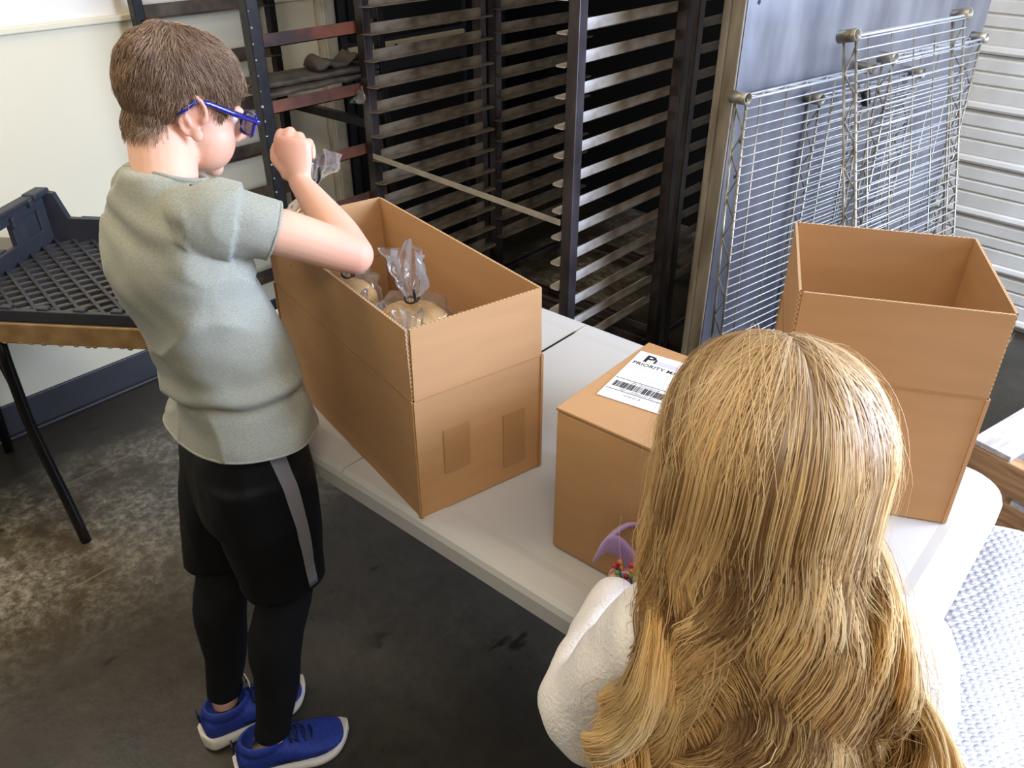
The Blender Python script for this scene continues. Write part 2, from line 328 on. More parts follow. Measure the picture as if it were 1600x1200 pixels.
def strands(name, P, rad, cols, NN=None):
    """P: (S,K,3) strand paths -> thin three-sided tubes; rad (S,K); cols (S,K,4)"""
    S, K, _ = P.shape; T = np.gradient(P, axis=1); T /= np.linalg.norm(T, axis=2, keepdims=True) + 1e-9
    ref = np.zeros_like(T); ref[..., 0] = .31; ref[..., 1] = .77; ref[..., 2] = .55
    u = np.cross(T, ref); u /= np.linalg.norm(u, axis=2, keepdims=True) + 1e-9; v = np.cross(T, u)
    V = np.stack([P + rad[..., None] * (u * math.cos(a) + v * math.sin(a)) for a in (0, 2.094, 4.189)], axis=2)   # S,K,3,3
    idx = np.arange(S * K * 3).reshape(S, K, 3); q = []
    for j in range(3):
        k = (j + 1) % 3; q.append(np.stack([idx[:, :-1, j], idx[:, :-1, k], idx[:, 1:, k], idx[:, 1:, j]], axis=-1).reshape(-1, 4))
    me = quads(name, V.reshape(-1, 3), np.concatenate(q), np.repeat(cols[:, :, None, :], 3, axis=2).reshape(-1, 4))
    if NN is not None:
        me.polygons.foreach_set('use_smooth', [True] * len(me.polygons))
        me.normals_split_custom_set_from_vertices(np.repeat(NN[:, :, None, :], 3, axis=2).reshape(-1, 3).astype(np.float32))
    return me
def ribbons(name, P, rad, side, cols, NN):
    """flat thin ribbons: two vertices per point, facing NN"""
    S, K, _ = P.shape; Vv = np.stack([P - side * rad[..., None], P + side * rad[..., None]], axis=2); idx = np.arange(S * K * 2).reshape(S, K, 2)
    F = np.stack([idx[:, :-1, 0], idx[:, :-1, 1], idx[:, 1:, 1], idx[:, 1:, 0]], axis=-1).reshape(-1, 4)
    me = quads(name, Vv.reshape(-1, 3), F, np.repeat(cols[:, :, None, :], 2, axis=2).reshape(-1, 4)); me.polygons.foreach_set('use_smooth', [True] * len(me.polygons))
    me.normals_split_custom_set_from_vertices(np.repeat(NN[:, :, None, :], 2, axis=2).reshape(-1, 3).astype(np.float32)); return me
def fbm(p, s, seed=0.0):
    return noise.noise(Vector((p[0] * s + seed, p[1] * s - seed, p[2] * s + seed * .5)))
# ------------------------------------------------------------------ setting
b = MB(); b.box((-.4, 1.6, -.05), (7.2, 7.2, .1)); struct('floor', b, 'floor')
b = MB(); b.box((-.4, 1.2, 2.8), (7.2, 6.4, .1)); struct('ceiling', b, 'wall_up')
# left wall: lower cream sheet, upper paint, a jamb and a doorway behind the racks with its shade painted black
b = MB(); b.box((-2.88, -.0, 1.6), (.1, 4.24, 3.2)); wl = struct('wall_left', b, 'wall_up')
b = MB(); b.box((-2.828, .0, .63), (.008, 4.23, 1.262), bev=.002); struct('wall_panel', b, 'wall', wl)
b = MB(); b.box((-2.82, 0, 1.262), (.02, 4.23, .02), bev=.004); struct('cap_strip', b, 'wall', wl)
b = MB(); b.box((-2.823, 0, .062), (.014, 4.2, .124), bev=.004); b.box((-2.813, 0, .006), (.03, 4.2, .012), bev=.004); struct('baseboard_left', b, 'cove')
b = MB(); b.box((-2.86, 2.155, 1.6), (.14, .07, 3.2), bev=.004); b.box((-2.80, 2.155, 1.6), (.03, .05, 3.2), bev=.004); struct('trim_1', b, 'trim')
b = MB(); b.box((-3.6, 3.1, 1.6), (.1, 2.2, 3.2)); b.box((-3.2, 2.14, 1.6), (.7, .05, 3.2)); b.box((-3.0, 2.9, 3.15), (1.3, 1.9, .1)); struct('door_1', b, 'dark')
# back wall: siding planks with proud lips, turned a little from the table's axes
BW = XF((-.75, 3.78, 0), R(-5.5))
b = MB(); b.box((.9, .06, 1.6), (3.2, .1, 3.2), BW); wb = struct('wall_back', b, 'siding')
b = MB(); b.box((-1.75, .06, 1.6), (2.1, .1, 3.2), BW); struct('wall_rear', b, 'dark')  # wall coloured black in place of the shade around the racks
def plank_profile(h):
    # outline in (depth, height) of one siding board: flat, shallow V grooves, rolled lip at the foot
    return [(0, 0), (-.022, .003), (-.026, .012), (-.022, .026), (-.012, .031), (-.014, .037), (-.014, h * .42), (-.002, h * .45), (-.014, h * .49), (-.014, h * .66), (-.002, h * .69), (-.014, h * .73), (-.014, h - .016), (-.002, h - .006), (0, h)]
hp = .208
me = None
for i in range(9):
    z = .02 + i * hp
    if me is None:
        pr_ = plank_profile(hp - .004); b = MB(); n = len(pr_)
        vs = [(-.7, y, q) for y, q in pr_] + [(2.4, y, q) for y, q in pr_]
        b.add(vs, [tuple(range(n)), tuple(range(2 * n - 1, n - 1, -1))] + [(k, (k + 1) % n, n + (k + 1) % n, n + k) for k in range(n)])
        o = struct('plank', b, 'siding', wb); me = o.data
    else: o = bpy.data.objects.new('plank', me); COL.objects.link(o); o.parent = wb; o['kind'] = 'structure'
    o.matrix_local = BW @ Matrix.Translation((0, .008, z))

# ------------------------------------------------------------------ white folding table
TZ = .74
t = thing('folding_table', 'long white plastic folding table with a centre seam holding the cardboard boxes', 'table', (-1.0, 1.07, 0))
def rrect(x0, x1, y0, y1, r, cor):
    pts = []
    for k, (cx, cy, a0) in enumerate(((x1 - r, y1 - r, 0), (x0 + r, y1 - r, 90), (x0 + r, y0 + r, 180), (x1 - r, y0 + r, 270))):
        if k in cor:
            for s in range(9): a = R(a0 + s * 11.25); pts.append((cx + r * math.cos(a), cy + r * math.sin(a)))
        else: pts.append(((x1, y1), (x0, y1), (x0, y0), (x1, y0))[k])
    return pts
def top_half(x0, x1, cor):
    # layered outline: skirt, sloping rim, shallow dished top
    b = MB(); y0, y1 = -.382, .378
    layers = [(.0, TZ - .045), (.0, TZ - .016), (.004, TZ - .006), (.012, TZ), (.050, TZ - .0003), (.066, TZ - .0025)]
    rings = []
    for ins, z in layers:
        xa = x0 + (ins if cor[0] else min(ins, .001)); xb = x1 - (ins if cor[1] else min(ins, .001))
        cs = [k for k, c in ((0, cor[1]), (1, cor[0]), (2, cor[0]), (3, cor[1])) if c]
        rings.append([(p[0], p[1], z) for p in rrect(xa, xb, y0 + ins, y1 - ins, max(.075 - ins, .02), cs)])
    n = len(rings[0]); vs = [p for g in rings for p in g]; fs = [tuple(range(n - 1, -1, -1)), tuple((len(rings) - 1) * n + j for j in range(n))]
    for i in range(len(rings) - 1):
        for j in range(n): fs.append((i * n + j, i * n + (j + 1) % n, (i + 1) * n + (j + 1) % n, (i + 1) * n + j))
    return b.add(vs, fs)
part('tabletop', top_half(-.0002, .927, (False, True)), 'plastic_white', t)
part('tabletop', top_half(-.64, -.0008, (True, False)), 'plastic_white', t)
for s in (-1, 1):
    b = MB(); b.box((.13, s * .33, TZ - .06), (1.3, .03, .03), bev=.004); part('frame_rail', b, 'rail', t)
    for q in (-1, 1):
        b = MB(); b.tube([(s * .56 + .14, q * .30, TZ - .05), (s * .57 + .14, q * .30, .35), (s * .59 + .14, q * .31, .0)], .014, 10); part('leg', b, 'post', t, True)
    b = MB(); b.tube([(s * .585 + .14, -.31, .12), (s * .585 + .14, .31, .12)], .012, 8); part('stretcher', b, 'post_black', t, True) if s > 0 else None

# ------------------------------------------------------------------ cardboard boxes
def leaf(l, h, t_=.0042, cut=0.0):
    """a sheet of board: local x along, z up, thickness in y; top and side cut edges show the fluting"""
    b = MB(); q = cut
    vs = [(q if k else 0, 0, 0) for k in (0,)]
    b = MB(); x0, x1 = 0, l
    V = [(x0, -t_ / 2, 0), (x1, -t_ / 2, 0), (x1, t_ / 2, 0), (x0, t_ / 2, 0), (x0 + q, -t_ / 2, h), (x1 - q, -t_ / 2, h), (x1 - q, t_ / 2, h), (x0 + q, t_ / 2, h)]
    b.add(V, [(0, 1, 5, 4)], 0); b.add(V, [(2, 3, 7, 6)], 0); b.add(V, [(4, 5, 6, 7), (1, 2, 6, 5), (3, 0, 4, 7)], 1); b.add(V, [(0, 3, 2, 1)], 0)
    return b
def open_box(name, label, loc, yaw, l, w, h, body, tilt, group=None):
    """origin at the near corner, l along local x, w along local y, flaps standing above the score line"""
    t = thing(name, label, 'box', loc, yaw, group); fh = h - body
    b = MB(); b.box((l / 2, w / 2, .004), (l - .006, w - .006, .008)); part('bottom', b, 'card_dark', t)
    sides = [((-.002, .0025, 0), 0, l), ((l - .0025, -.002, 0), 90, w), ((l + .002, w - .0025, 0), 180, l), ((.0025, w + .002, 0), 270, w)]
    for k, (p, a, ln) in enumerate(sides):
        X = XF(p, R(a)); s = part('side_panel', MB().add(*(lambda q: ([X @ Vector(v) for v in q.v], q.f))(leaf(ln + .004, body))), ['card', 'flute'], t)
        g = leaf(ln - .006, fh - .002, cut=.0015); X2 = X @ Matrix.Translation((.005, 0, body + .001)) @ Matrix.Rotation(R(tilt[k]), 4, 'X')
        b = MB(); b.v = [tuple(X2 @ Vector(v)) for v in g.v]; b.f = g.f; b.m = g.m; part('flap', b, ['card', 'flute'], t)
        b = MB(); b.box((ln / 2, -.0028, body), (ln - .01, .0008, .0025), X); part('score_line', b, 'card_dark', s)
    return t
# near corner of box one at table front; local x must run to the right/near, so the origin is its far left corner
A1 = R(-13.2)
c, s_ = math.cos(A1), math.sin(A1); L1, W1, H1 = .54, .250, .353
o1 = (-.796 - L1 * c, .695 - L1 * s_, TZ)
box1 = open_box('cardboard_box', 'tall open brown box of bagged bread in front of the boy, flaps up', o1, A1, L1, W1, H1, .229, (1.2, -.4, -1, 1), 'open cardboard boxes on the table')
for (px, pz, dx, dz) in ((.075, .115, .05, .085), (.19, .085, .045, .11)):
    b = MB(); b.box((L1 + .0006, px, pz), (.0012, dx, dz)); part('glue_patch', b, 'card_tape', box1)
A3 = R(25.4); c3, s3 = math.cos(A3), math.sin(A3); L3, W3, H3 = .296, .303, .385
o3 = (-.133 - L3 * c3, 1.25 - L3 * s3, TZ)
box3 = open_box('cardboard_box', 'large open empty brown box at the right end of the table, flaps up', o3, A3, L3, W3, H3, .242, (1, 0, -1, 1), 'open cardboard boxes on the table')
# sealed parcel
A2 = R(1.0); L2, W2, H2 = .40, .25, .262
t = thing('parcel_box', 'small sealed brown box with white mailing label in front of the girl', 'box', (-.592, .786, TZ), A2)
b = MB(); b.box((L2 / 2, W2 / 2, H2 / 2 - .002), (L2, W2, H2 - .004), bev=.004); part('carton', b, 'card', t, True)
for k in (0, 1):
    b = MB(); b.box((L2 / 2, W2 * (.25 + .5 * k), H2 - .001), (L2 + .002, W2 / 2 - .001 + .002, .005), bev=.0015); part('flap', b, 'card', t)
b = MB(); b.box((L2 / 2, W2 / 2, H2 + .0018), (L2 - .1, .05, .0006)); part('packing_tape', b, 'card_tape', t)
lab = part('mailing_label', MB().box((0, 0, 0), (.102, .152, .0008)), 'paper', t, label='white mailing label with black print and barcode')
lab.matrix_local = XF((.066, .146, H2 + .0026), R(7))
def text(s, size, loc, m='ink', parent=None, align='LEFT', X=None, name='lettering', sx=1.0, bold=0.0):
    cu = bpy.data.curves.new('txt', 'FONT'); cu.body = s; cu.size = size; cu.align_x = align; cu.extrude = .0002; cu.offset = bold; cu.resolution_u = 2
    o = bpy.data.objects.new('txt', cu); COL.objects.link(o); dg = bpy.context.evaluated_depsgraph_get(); dg.update()
    me = bpy.data.meshes.new_from_object(o.evaluated_get(dg)); bpy.data.objects.remove(o); me.materials.clear()
    me.transform((X or Matrix()) @ Matrix.Translation(loc) @ Matrix.Diagonal((sx, 1, 1, 1))); return link(name, me, m, parent)
zt = .0006
text('P', .030, (-.036, .0475, zt), parent=lab, sx=1.15, bold=.0007)
b = MB(); b.box((.012, .0535, zt), (.056, .011, .0004)); part('redaction_bar', b, 'ink_grey', lab)
b = MB(); b.box((-.0165, .0545, zt + .0003), (.003, .012, .0004)); part('bar', b, 'ink', lab)
text('PRIORITY MAIL', .0125, (-.047, .0335, zt), parent=lab, bold=.00012)
b = MB()
for y, x0, x1 in ((.028, -.047, .0), (.0235, -.047, .014), (.019, -.047, .006), (.004, -.03, .01), (-.0005, -.03, .025), (-.005, -.03, .02)):
    x = x0
    while x < x1: wd = RNG.uniform(.003, .008); b.box((x + wd / 2, y, zt), (wd, .0016, .0003)); x += wd + .0022
part('address_lines', b, 'ink_grey', lab, kind='stuff')
for y in (-.0165, -.0505):
    b = MB(); b.box((0, y, zt), (.098, .0012, .0004)); part('rule', b, 'ink', lab)
text('USPS TRACKING #', .0058, (0, -.0235, zt), 'ink_mid', lab, 'CENTER')
b = MB(); x = -.044
while x < .044:
    wd = random.choice((.0007, .0007, .0014, .0021)); b.box((x + wd / 2, -.0335, zt), (wd, .0165, .0004)); x += wd + random.choice((.0007, .0007, .0014))
part('barcode', b, 'ink', lab, kind='stuff')
text('9405 1118 9900 3201 8711', .0052, (0, -.0478, zt), 'ink_mid', lab, 'CENTER')
text('12/26/2018', .0062, (-.004, -.061, zt), 'ink_mid', lab, 'CENTER')

# ------------------------------------------------------------------ bagged bread
def wrinkle(a, amp, s, seed):
    return np.array([[q[i] + amp * noise.noise(Vector((q[0] * s + seed + i * 9.1, q[1] * s - i * 5.3, q[2] * s + seed))) for i in range(3)] for q in a])
def bread_bag(label, loc, rz, L=.26, w=.115, d=.10, neck=.05, ruff=.075, lean=0.0, group='bagged loaves', smear=True):
    """loaf standing on end inside a clear bag, neck twisted shut, ruffled mouth above"""
    t = thing('bread_bag', label, 'bag', loc, rz, group)
    b = MB(); X, Y = (1, 0, 0), (0, 1, 0)
    b.loft([((0, 0, .004), X, Y, w * .38, d * .38), ((0, 0, .02), X, Y, w * .46, d * .46), ((0, 0, L * .5), X, Y, w * .48, d * .47), ((0, 0, L - .03), X, Y, w * .47, d * .46), ((0, 0, L - .008), X, Y, w * .42, d * .40), ((0, 0, L), X, Y, w * .28, d * .26)], 28, sub=5, power=2.6)
    me = b.mesh('loaf'); setarr(me, wrinkle(arr(me), .004, 22, loc[0] * 30)); link('loaf', me, 'bread', t, True)
    b = MB(); z = L + .004; q = .017
    b.loft([((0, 0, 0), X, Y, w * .44, d * .44), ((0, 0, .02), X, Y, w * .53, d * .53), ((0, 0, L * .5), X, Y, w * .55, d * .54), ((0, 0, L - .015), X, Y, w * .54, d * .53), ((0, 0, z + .01), X, Y, w * .42, d * .40), ((lean * .3, 0, z + neck * .6), X, Y, q, q * .9), ((lean * .5, 0, z + neck), X, Y, q * .62, q * .6), ((lean, .004, z + neck + ruff * .4), X, Y, q * 2.1, q * 1.2), ((lean * 1.8, .0, z + neck + ruff), X, Y, q * 2.7, q * 1.1)], 40, sub=7)
    me = b.mesh('plastic_bag'); a = arr(me); hz = a[:, 2].copy(); a = wrinkle(a, .0055, 46, loc[1] * 20)
    k = np.clip((hz - (L - .01)) / (neck + ruff), 0, 1)
    for i in range(len(a)):
        if k[i] > 0:
            an = math.atan2(a[i, 1], a[i, 0] - lean * k[i]); f = 1 + .42 * math.sin(an * 7 + hz[i] * 60) * min(1, k[i] * 1.6)
            a[i, 0] = lean * k[i] + (a[i, 0] - lean * k[i]) * f; a[i, 1] *= f; a[i, 2] += .008 * math.sin(an * 3 + 1) * k[i] ** 2
    setarr(me, a); drop(me, lambda c, n: c.z > z + neck + ruff - .006 and abs(n.z) > .8); link('plastic_bag', me, 'clear_bag', t, True)
    b = MB(); zz = z + neck; b.tube([(lean * .5 + .0125 * math.cos(a), .0125 * math.sin(a), zz + .002 * math.sin(a * 2)) for a in np.linspace(0, 6.1, 16)], .0022, 6)
    b.tube([(lean * .5 + .0125, 0, zz), (lean * .5 + .022, -.006, zz + .012), (lean * .5 + .026, -.009, zz + .03)], .0024, 6); part('twist_tie', b, 'tie', t, True)
    return t
def in_box1(u, v): return (o1[0] + u * c - v * s_, o1[1] + u * s_ + v * c)
def bag1(u, v, z, *a, **k): p = in_box1(u, v); return bread_bag(a[0], (p[0], p[1], TZ + z), A1 + k.pop('rz', 0), **k)
bag1(.335, .125, .009, 'bread bag with tall ruffled top in the middle of the box', L=.258, w=.14, d=.12, neck=.014, ruff=.085, lean=-.012)
bag1(.185, .075, .009, 'bread bag beside the boy\'s elbow, its yellow crust showing', L=.262, w=.115, d=.105, neck=.02, ruff=.05, lean=.01)
bag1(.445, .07, .009, 'bread bag pressed into the near front corner of the box', L=.232, w=.115, d=.10, neck=.02, ruff=.035, lean=-.01)
bag1(.452, .19, .009, 'bread bag low in the near right corner of the box', L=.205, w=.11, d=.095, neck=.02, ruff=.04, lean=.0)
bag1(.30, .04, .009, 'bread bag against the near long side, black and white print on film', L=.235, w=.07, d=.06, neck=.012, ruff=.035, lean=.0)
# printed scraps on that last bag
lb = [o for o in bpy.data.objects if o.name.startswith('bread_bag')][-1]
b = MB(); b.box((0, 0, 0), (.022, .012, .001), XF((.0, -.01, .2535), .4, .3)); part('printed_tab', b, 'paper', lb)
b = MB(); b.box((0, 0, 0), (.014, .009, .003), XF((-.03, .0, .252), .1, .2)); part('bag_clip', b, 'black', lb)
# ------------------------------------------------------------------ bakery racks
def rail_mesh(L, h=.032, fl=.034, t_=.0025, tip=.02, side=1, web=.006):
    """angle runner along +y from 0: flange lying inward (x*side), web standing up at x=0; rounded flange tips"""
    b = MB(); poly = [(0, 0)]
    for a in np.linspace(-90, 0, 6): poly.append((side * (fl - tip * .8 + tip * .8 * math.cos(R(a))), tip + tip * math.sin(R(a)) - .0))
    for a in np.linspace(0, 90, 6): poly.append((side * (fl - tip * .8 + tip * .8 * math.cos(R(a))), L - tip + tip * math.sin(R(a))))
    poly.append((0, L))
    b.prism(poly, 0, t_); b.box((side * t_ / 2, L / 2, h / 2), (t_, L - 2 * web, h)); return b
def post(x, y, z0, z1, s=.038): b = MB(); b.box((x, y, (z0 + z1) / 2), (s, s, z1 - z0), bev=.003); return b
def bun_rack(name, label, x0, x1, y0, y1, z0, pitch, n, mats, base=.10, top=1.85, ps=.038, grp=None, over=.028):
    t = thing(name, label, 'rack', ((x0 + x1) / 2, (y0 + y1) / 2, 0), 0, grp); cx, cy = (x0 + x1) / 2, (y0 + y1) / 2
    for x in (x0, x1):
        for y in (y0, y1): part('post', post(x - cx, y - cy, base, top, ps), mats[0], t)
        for z in (base + .02, top - .02): b = MB(); b.box((x - cx, 0, z), (ps * .8, y1 - y0, .03), bev=.003); part('side_bar', b, mats[0], t)
    for y in (y0, y1):
        for z in (base + .02, top - .02): b = MB(); b.box((0, y - cy, z), (x1 - x0, ps * .8, .03), bev=.003); part('cross_bar', b, mats[0], t)
    for x, sd, mm in ((x0, 1, mats[1]), (x1, -1, mats[2])):
        L = y1 - y0 + 2 * over; me = rail_mesh(L, fl=.042, tip=.026, side=sd, web=over + .012).mesh('rail'); me.materials.append(M[mm])
        for k in range(n):
            z = z0 - k * pitch
            if z < base + .05: break
            o = bpy.data.objects.new('rail', me); COL.objects.link(o); o.parent = t
            o.location = (x - cx + sd * ps * .5, y0 - cy - over, z); o.rotation_euler = (RNG.uniform(-.006, .006), RNG.uniform(-.03, .03), 0)
    for x in (x0, x1):
        for y in (y0, y1):
            b = MB(); b.tube([(x - cx - .012, y - cy, .045), (x - cx + .012, y - cy, .045)], .045, 18); w_ = part('caster', b, 'black', t)
            b = MB(); b.box((x - cx, y - cy, .085), (.04, .03, .05)); part('caster_fork', b, 'post', w_)
    return t
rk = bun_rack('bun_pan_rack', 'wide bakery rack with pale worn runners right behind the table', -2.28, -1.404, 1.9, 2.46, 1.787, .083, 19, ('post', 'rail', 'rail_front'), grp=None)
for k, (p, q) in enumerate((((-2.262, 1.878, .806), (-1.425, 1.878, .764)),)):
    b = MB(); u = (Vector(q) - Vector(p)); X = Matrix.Translation(Vector(p) - Vector((-1.842, 2.18, 0))) @ u.to_track_quat('X', 'Z').to_matrix().to_4x4()
    b.box((u.length / 2, 0, 0), (u.length, .004, .018), X); part('retainer_bar', b, 'strap', rk)
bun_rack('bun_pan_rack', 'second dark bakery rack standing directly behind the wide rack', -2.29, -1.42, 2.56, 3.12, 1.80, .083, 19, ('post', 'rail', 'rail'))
# rack by the left wall: black posts, brown runners, rusty ones on the aisle side
t = thing('tray_rack', 'black post rack against the cream wall, brown and rusty runners', 'rack', (-2.53, 1.63, 0)); O = Vector((-2.53, 1.63, 0))
def lp(name, b, m, parent=t): b.v = [tuple(Vector(v) - O) for v in b.v]; return part(name, b, m, parent)
lp('post', post(-2.75, 1.375, .0, 1.9, .034), 'post_black'); lp('post', post(-2.75, 1.868, .0, 1.9, .03), 'post_black')
pp = lp('post', post(-2.30, 1.49, .0, 1.9, .042), 'post_black'); lp('post', post(-2.30, 1.98, .0, 1.9, .03), 'post_black')
b = MB()
for k in range(26): b.tube([(-2.279, 1.474 + RNG.uniform(-.006, .004), .55 + k * .045), (-2.2775, 1.474, .55 + k * .045)], RNG.uniform(.002, .004), 6)
lp('rivet_row', b, 'zinc', pp)
for k in range(10):
    z = 1.287 + .0 - .168 * (k - 3)
    if z < .1: continue
    L = .53; b = rail_mesh(L, .042, .032, .003, .014, 1); b.v = [tuple(Vector(v) + Vector((-2.765, 1.36, z - .03))) for v in b.v]; lp('rail', b, 'brown_rail')
for z in (1.60, 1.41, 1.215, 1.02, .815, .64, .45, .25):
    b = rail_mesh(.52, .040, .03, .003, .014, -1); b.v = [tuple(Vector(v) + Vector((-2.305, 1.475, z - .012))) for v in b.v]; lp('rail', b, 'rust')
for y, z in ((1.375, 1.85), (1.868, 1.85), (1.868, .9), (1.868, .12), (1.375, .12)):
    b = MB(); b.box((-2.525, y + (.06 if y > 1.5 else .05), z), (.45, .025, .03)); lp('cross_bar', b, 'post_black')
# loose old boards and a rag lying across its rusty runners
def wonky(b, amp, s, seed): 
    a = np.array(b.v); a = wrinkle(a, amp, s, seed); b.v = [tuple(q) for q in a]; return b
for k, (x, z, l, yw, lab_) in enumerate(((-2.36, 1.071, .50, .04, 'grimy dark board lying lowest across the wall rack runners'), (-2.375, 1.092, .47, -.05, 'grimy dark board lying on top across the wall rack runners'))):
    b = MB()
    for i in range(10): pass
    b.loft([((0, -l / 2 + l * i / 8, 0), (1, 0, 0), (0, 0, 1), .075, .009) for i in range(9)], 12, sub=2, power=6); wonky(b, .004, 14, k * 5)
    o = part('old_board', b, 'wood_dark'); o.location = (x, 1.752, z); o.rotation_euler = (0, 0, yw); tag(o, lab_, 'board', 'old boards on the wall rack')
b = MB(); b.loft([((0, -.09 + .018 * i, .012 + .012 * math.sin(i * .9)), (1, 0, 0), (0, 0, 1), .05, .014 + .006 * math.sin(i * 1.7)) for i in range(11)], 18, sub=3); wonky(b, .012, 25, 3)
o = part('rag', b, 'wood_dark', smooth=True); o.location = (-2.36, 1.82, 1.106); tag(o, 'crumpled dirty rag heaped on the old boards of the rack', 'rag')
# dim black cabinet beyond the doorway
t = thing('black_cabinet', 'black cabinet with a white strip seen behind the racks', 'cabinet', (-3.05, 2.62, 0))
b = MB(); b.box((0, 0, .9), (.4, .74, 1.8), bev=.006); part('body', b, 'black_plastic', t)
b = MB(); b.box((.207, .0, 1.025), (.02, .68, .05), bev=.004); st = part('white_strip', b, 'wall', t)
b = MB(); b.tube([(.216, -.09, 1.03), (.222, -.09, 1.03)], .008, 12); part('button', b, 'black', st)
b = MB(); b.box((.206, 0, .49), (.012, .66, .88), bev=.004); part('door', b, 'black', t)
b = MB(); b.box((.206, 0, 1.42), (.012, .66, .70), bev=.004); part('door', b, 'black', t)
# small scrap of film caught on the rack post
b = MB(); b.loft([((0, 0, 0), (1, 0, 0), (0, 1, 0), .004, .003), ((-.012, .0, -.03), (1, 0, 0), (0, 1, 0), .02, .005), ((-.03, .0, -.062), (1, 0, 0), (0, 1, 0), .034, .006)], 16, sub=4); wonky(b, .01, 40, 2)
o = part('plastic_scrap', b, 'clear_bag', smooth=True); o.location = (-2.272, 1.862, 1.045); tag(o, 'scrap of clear plastic film caught on the rack post', 'plastic scrap')

# ------------------------------------------------------------------ metal panel and wire shelves
PA = R(-10)
t = thing('metal_panel', 'tall galvanised metal panel with an aged tan edge behind wire shelves', 'panel', (-1.03, 2.112, 0), PA)
b = MB(); b.box((-.036, .70, 1.05), (.066, 1.37, 2.1)); part('core', b, 'panel_edge', t)
b = MB(); b.box((-.0015, .70, 1.05), (.004, 1.40, 2.1)); b.box((-.004, .003, 1.05), (.006, .006, 2.1)); sk = part('metal_skin', b, 'galv', t)
for y, z in ((.045, 1.375), (.05, .92), (.045, .50), (.05, 1.02)):
    b = MB(); b.tube([(-.001, y, z), (.0016, y, z)], .006, 10); part('screw_hole', b, 'black', sk)
b = MB(); b.box((-.036, -.003, 1.05), (.068, .008, 2.1), bev=.003); b.box((-.052, -.008, 1.05), (.018, .012, 2.1), bev=.003); part('edge_trim', b, 'panel_edge', t)
def wire_shelf(label, loc, rz, W, Hh, lean, old='zinc_old', grp='wire shelves leaning on the metal panel', step=.0254, clip=None, ribs=5):
    """a wire shelf stood on end: y along the short side, z up the long side, truss depth in -x; leaned back about its foot"""
    t = thing('wire_shelf', label, 'shelf', loc, rz, grp); D = .034
    X = Matrix.Rotation(lean, 4, 'Y')
    def p(n, b, m, par=t, kind=None): b.v = [tuple(X @ Vector(v)) for v in b.v]; return part(n, b, m, par, True, kind=kind)
    r1 = .0042
    for y, nm in ((.012, 'side_truss'), (W - .012, 'side_truss')):
        b = MB()
        for x in (0, -D): b.tube([(x, y, .02), (x, y, Hh - .01)], r1, 6)
        n = int(Hh / .062); z = [.03 + (Hh - .07) * k / n for k in range(n + 1)]
        b.tube([((0 if k % 2 else -D) * .9 - .002, y, zz) for k, zz in enumerate(z)], .0027, 5); p(nm, b, old)
    for z in (.014, Hh - .014):
        b = MB()
        for x in (0, -D): b.tube([(x, .01, z), (x, W - .01, z)], r1, 6)
        n = int(W / .055); ys = [.03 + (W - .06) * k / n for k in range(n + 1)]
        b.tube([((0 if k % 2 else -D) * .9 - .002, yy, z) for k, yy in enumerate(ys)], .0027, 5); p('end_truss', b, 'zinc')
    b = MB(); z = .035
    while z < Hh - .02: b.tube([(.004, .008, z), (.004, W - .008, z)], .0022, 5); z += step
    p('wire_grid', b, 'zinc', kind='stuff')
    b = MB()
    for k in range(ribs): y = W * (k + .6) / (ribs + .2); b.tube([(.0005, y, .014), (.0005, y, Hh - .014)], .0022, 5)
    p('cross_wires', b, 'zinc_old', kind='stuff')
    for y in (0.0, W):
        for z in (.0, Hh):
            b = MB(); n = 20; ri, ro = .0135, .0165; zz = z + (.014 if z == 0 else -.010); yy = y
            vs = [(x, yy + q * math.cos(a), zz + q * math.sin(a)) for x in (-D - .006, .012) for q in (ri, ro) for a in np.linspace(0, 2 * math.pi, n, endpoint=False)]
            fs = []
            for k in range(n):
                k2 = (k + 1) % n; fs += [(k, k2, 2 * n + k2, 2 * n + k), (n + k, 3 * n + k, 3 * n + k2, n + k2), (k, n + k, n + k2, k2), (2 * n + k, 2 * n + k2, 3 * n + k2, 3 * n + k)]
            b.add(vs, fs); p('collar', b, old if z else 'zinc_old')
    if clip:
        b = MB(); b.box((0, 0, 0), (.016, .022, .045), XF((.012, clip[0], clip[1]), 0, .4)); b.v = [tuple(v) for v in b.v]; p('black_clip', b, 'black')
    return t
wire_shelf('low wire shelf leaning at the left against the metal panel, tan collar', (-.938, 2.074, 0), PA, .615, 1.165, R(-2.6), clip=(.595, 1.075))
wire_shelf('wire shelf half hidden behind the leftmost one, against the panel', (-.905, 2.44, 0), PA, .58, 1.11, R(-1.4), ribs=4)
wire_shelf('wire shelf at the far right end of the metal panel, behind the tallest', (-.775, 2.655, 0), PA, .575, 1.205, R(-2.2))
wire_shelf('tallest wire shelf, tilted most, standing in front of the others', (-.50, 2.205, 0), PA, .60, 1.352, R(-13.2), clip=None, ribs=5)
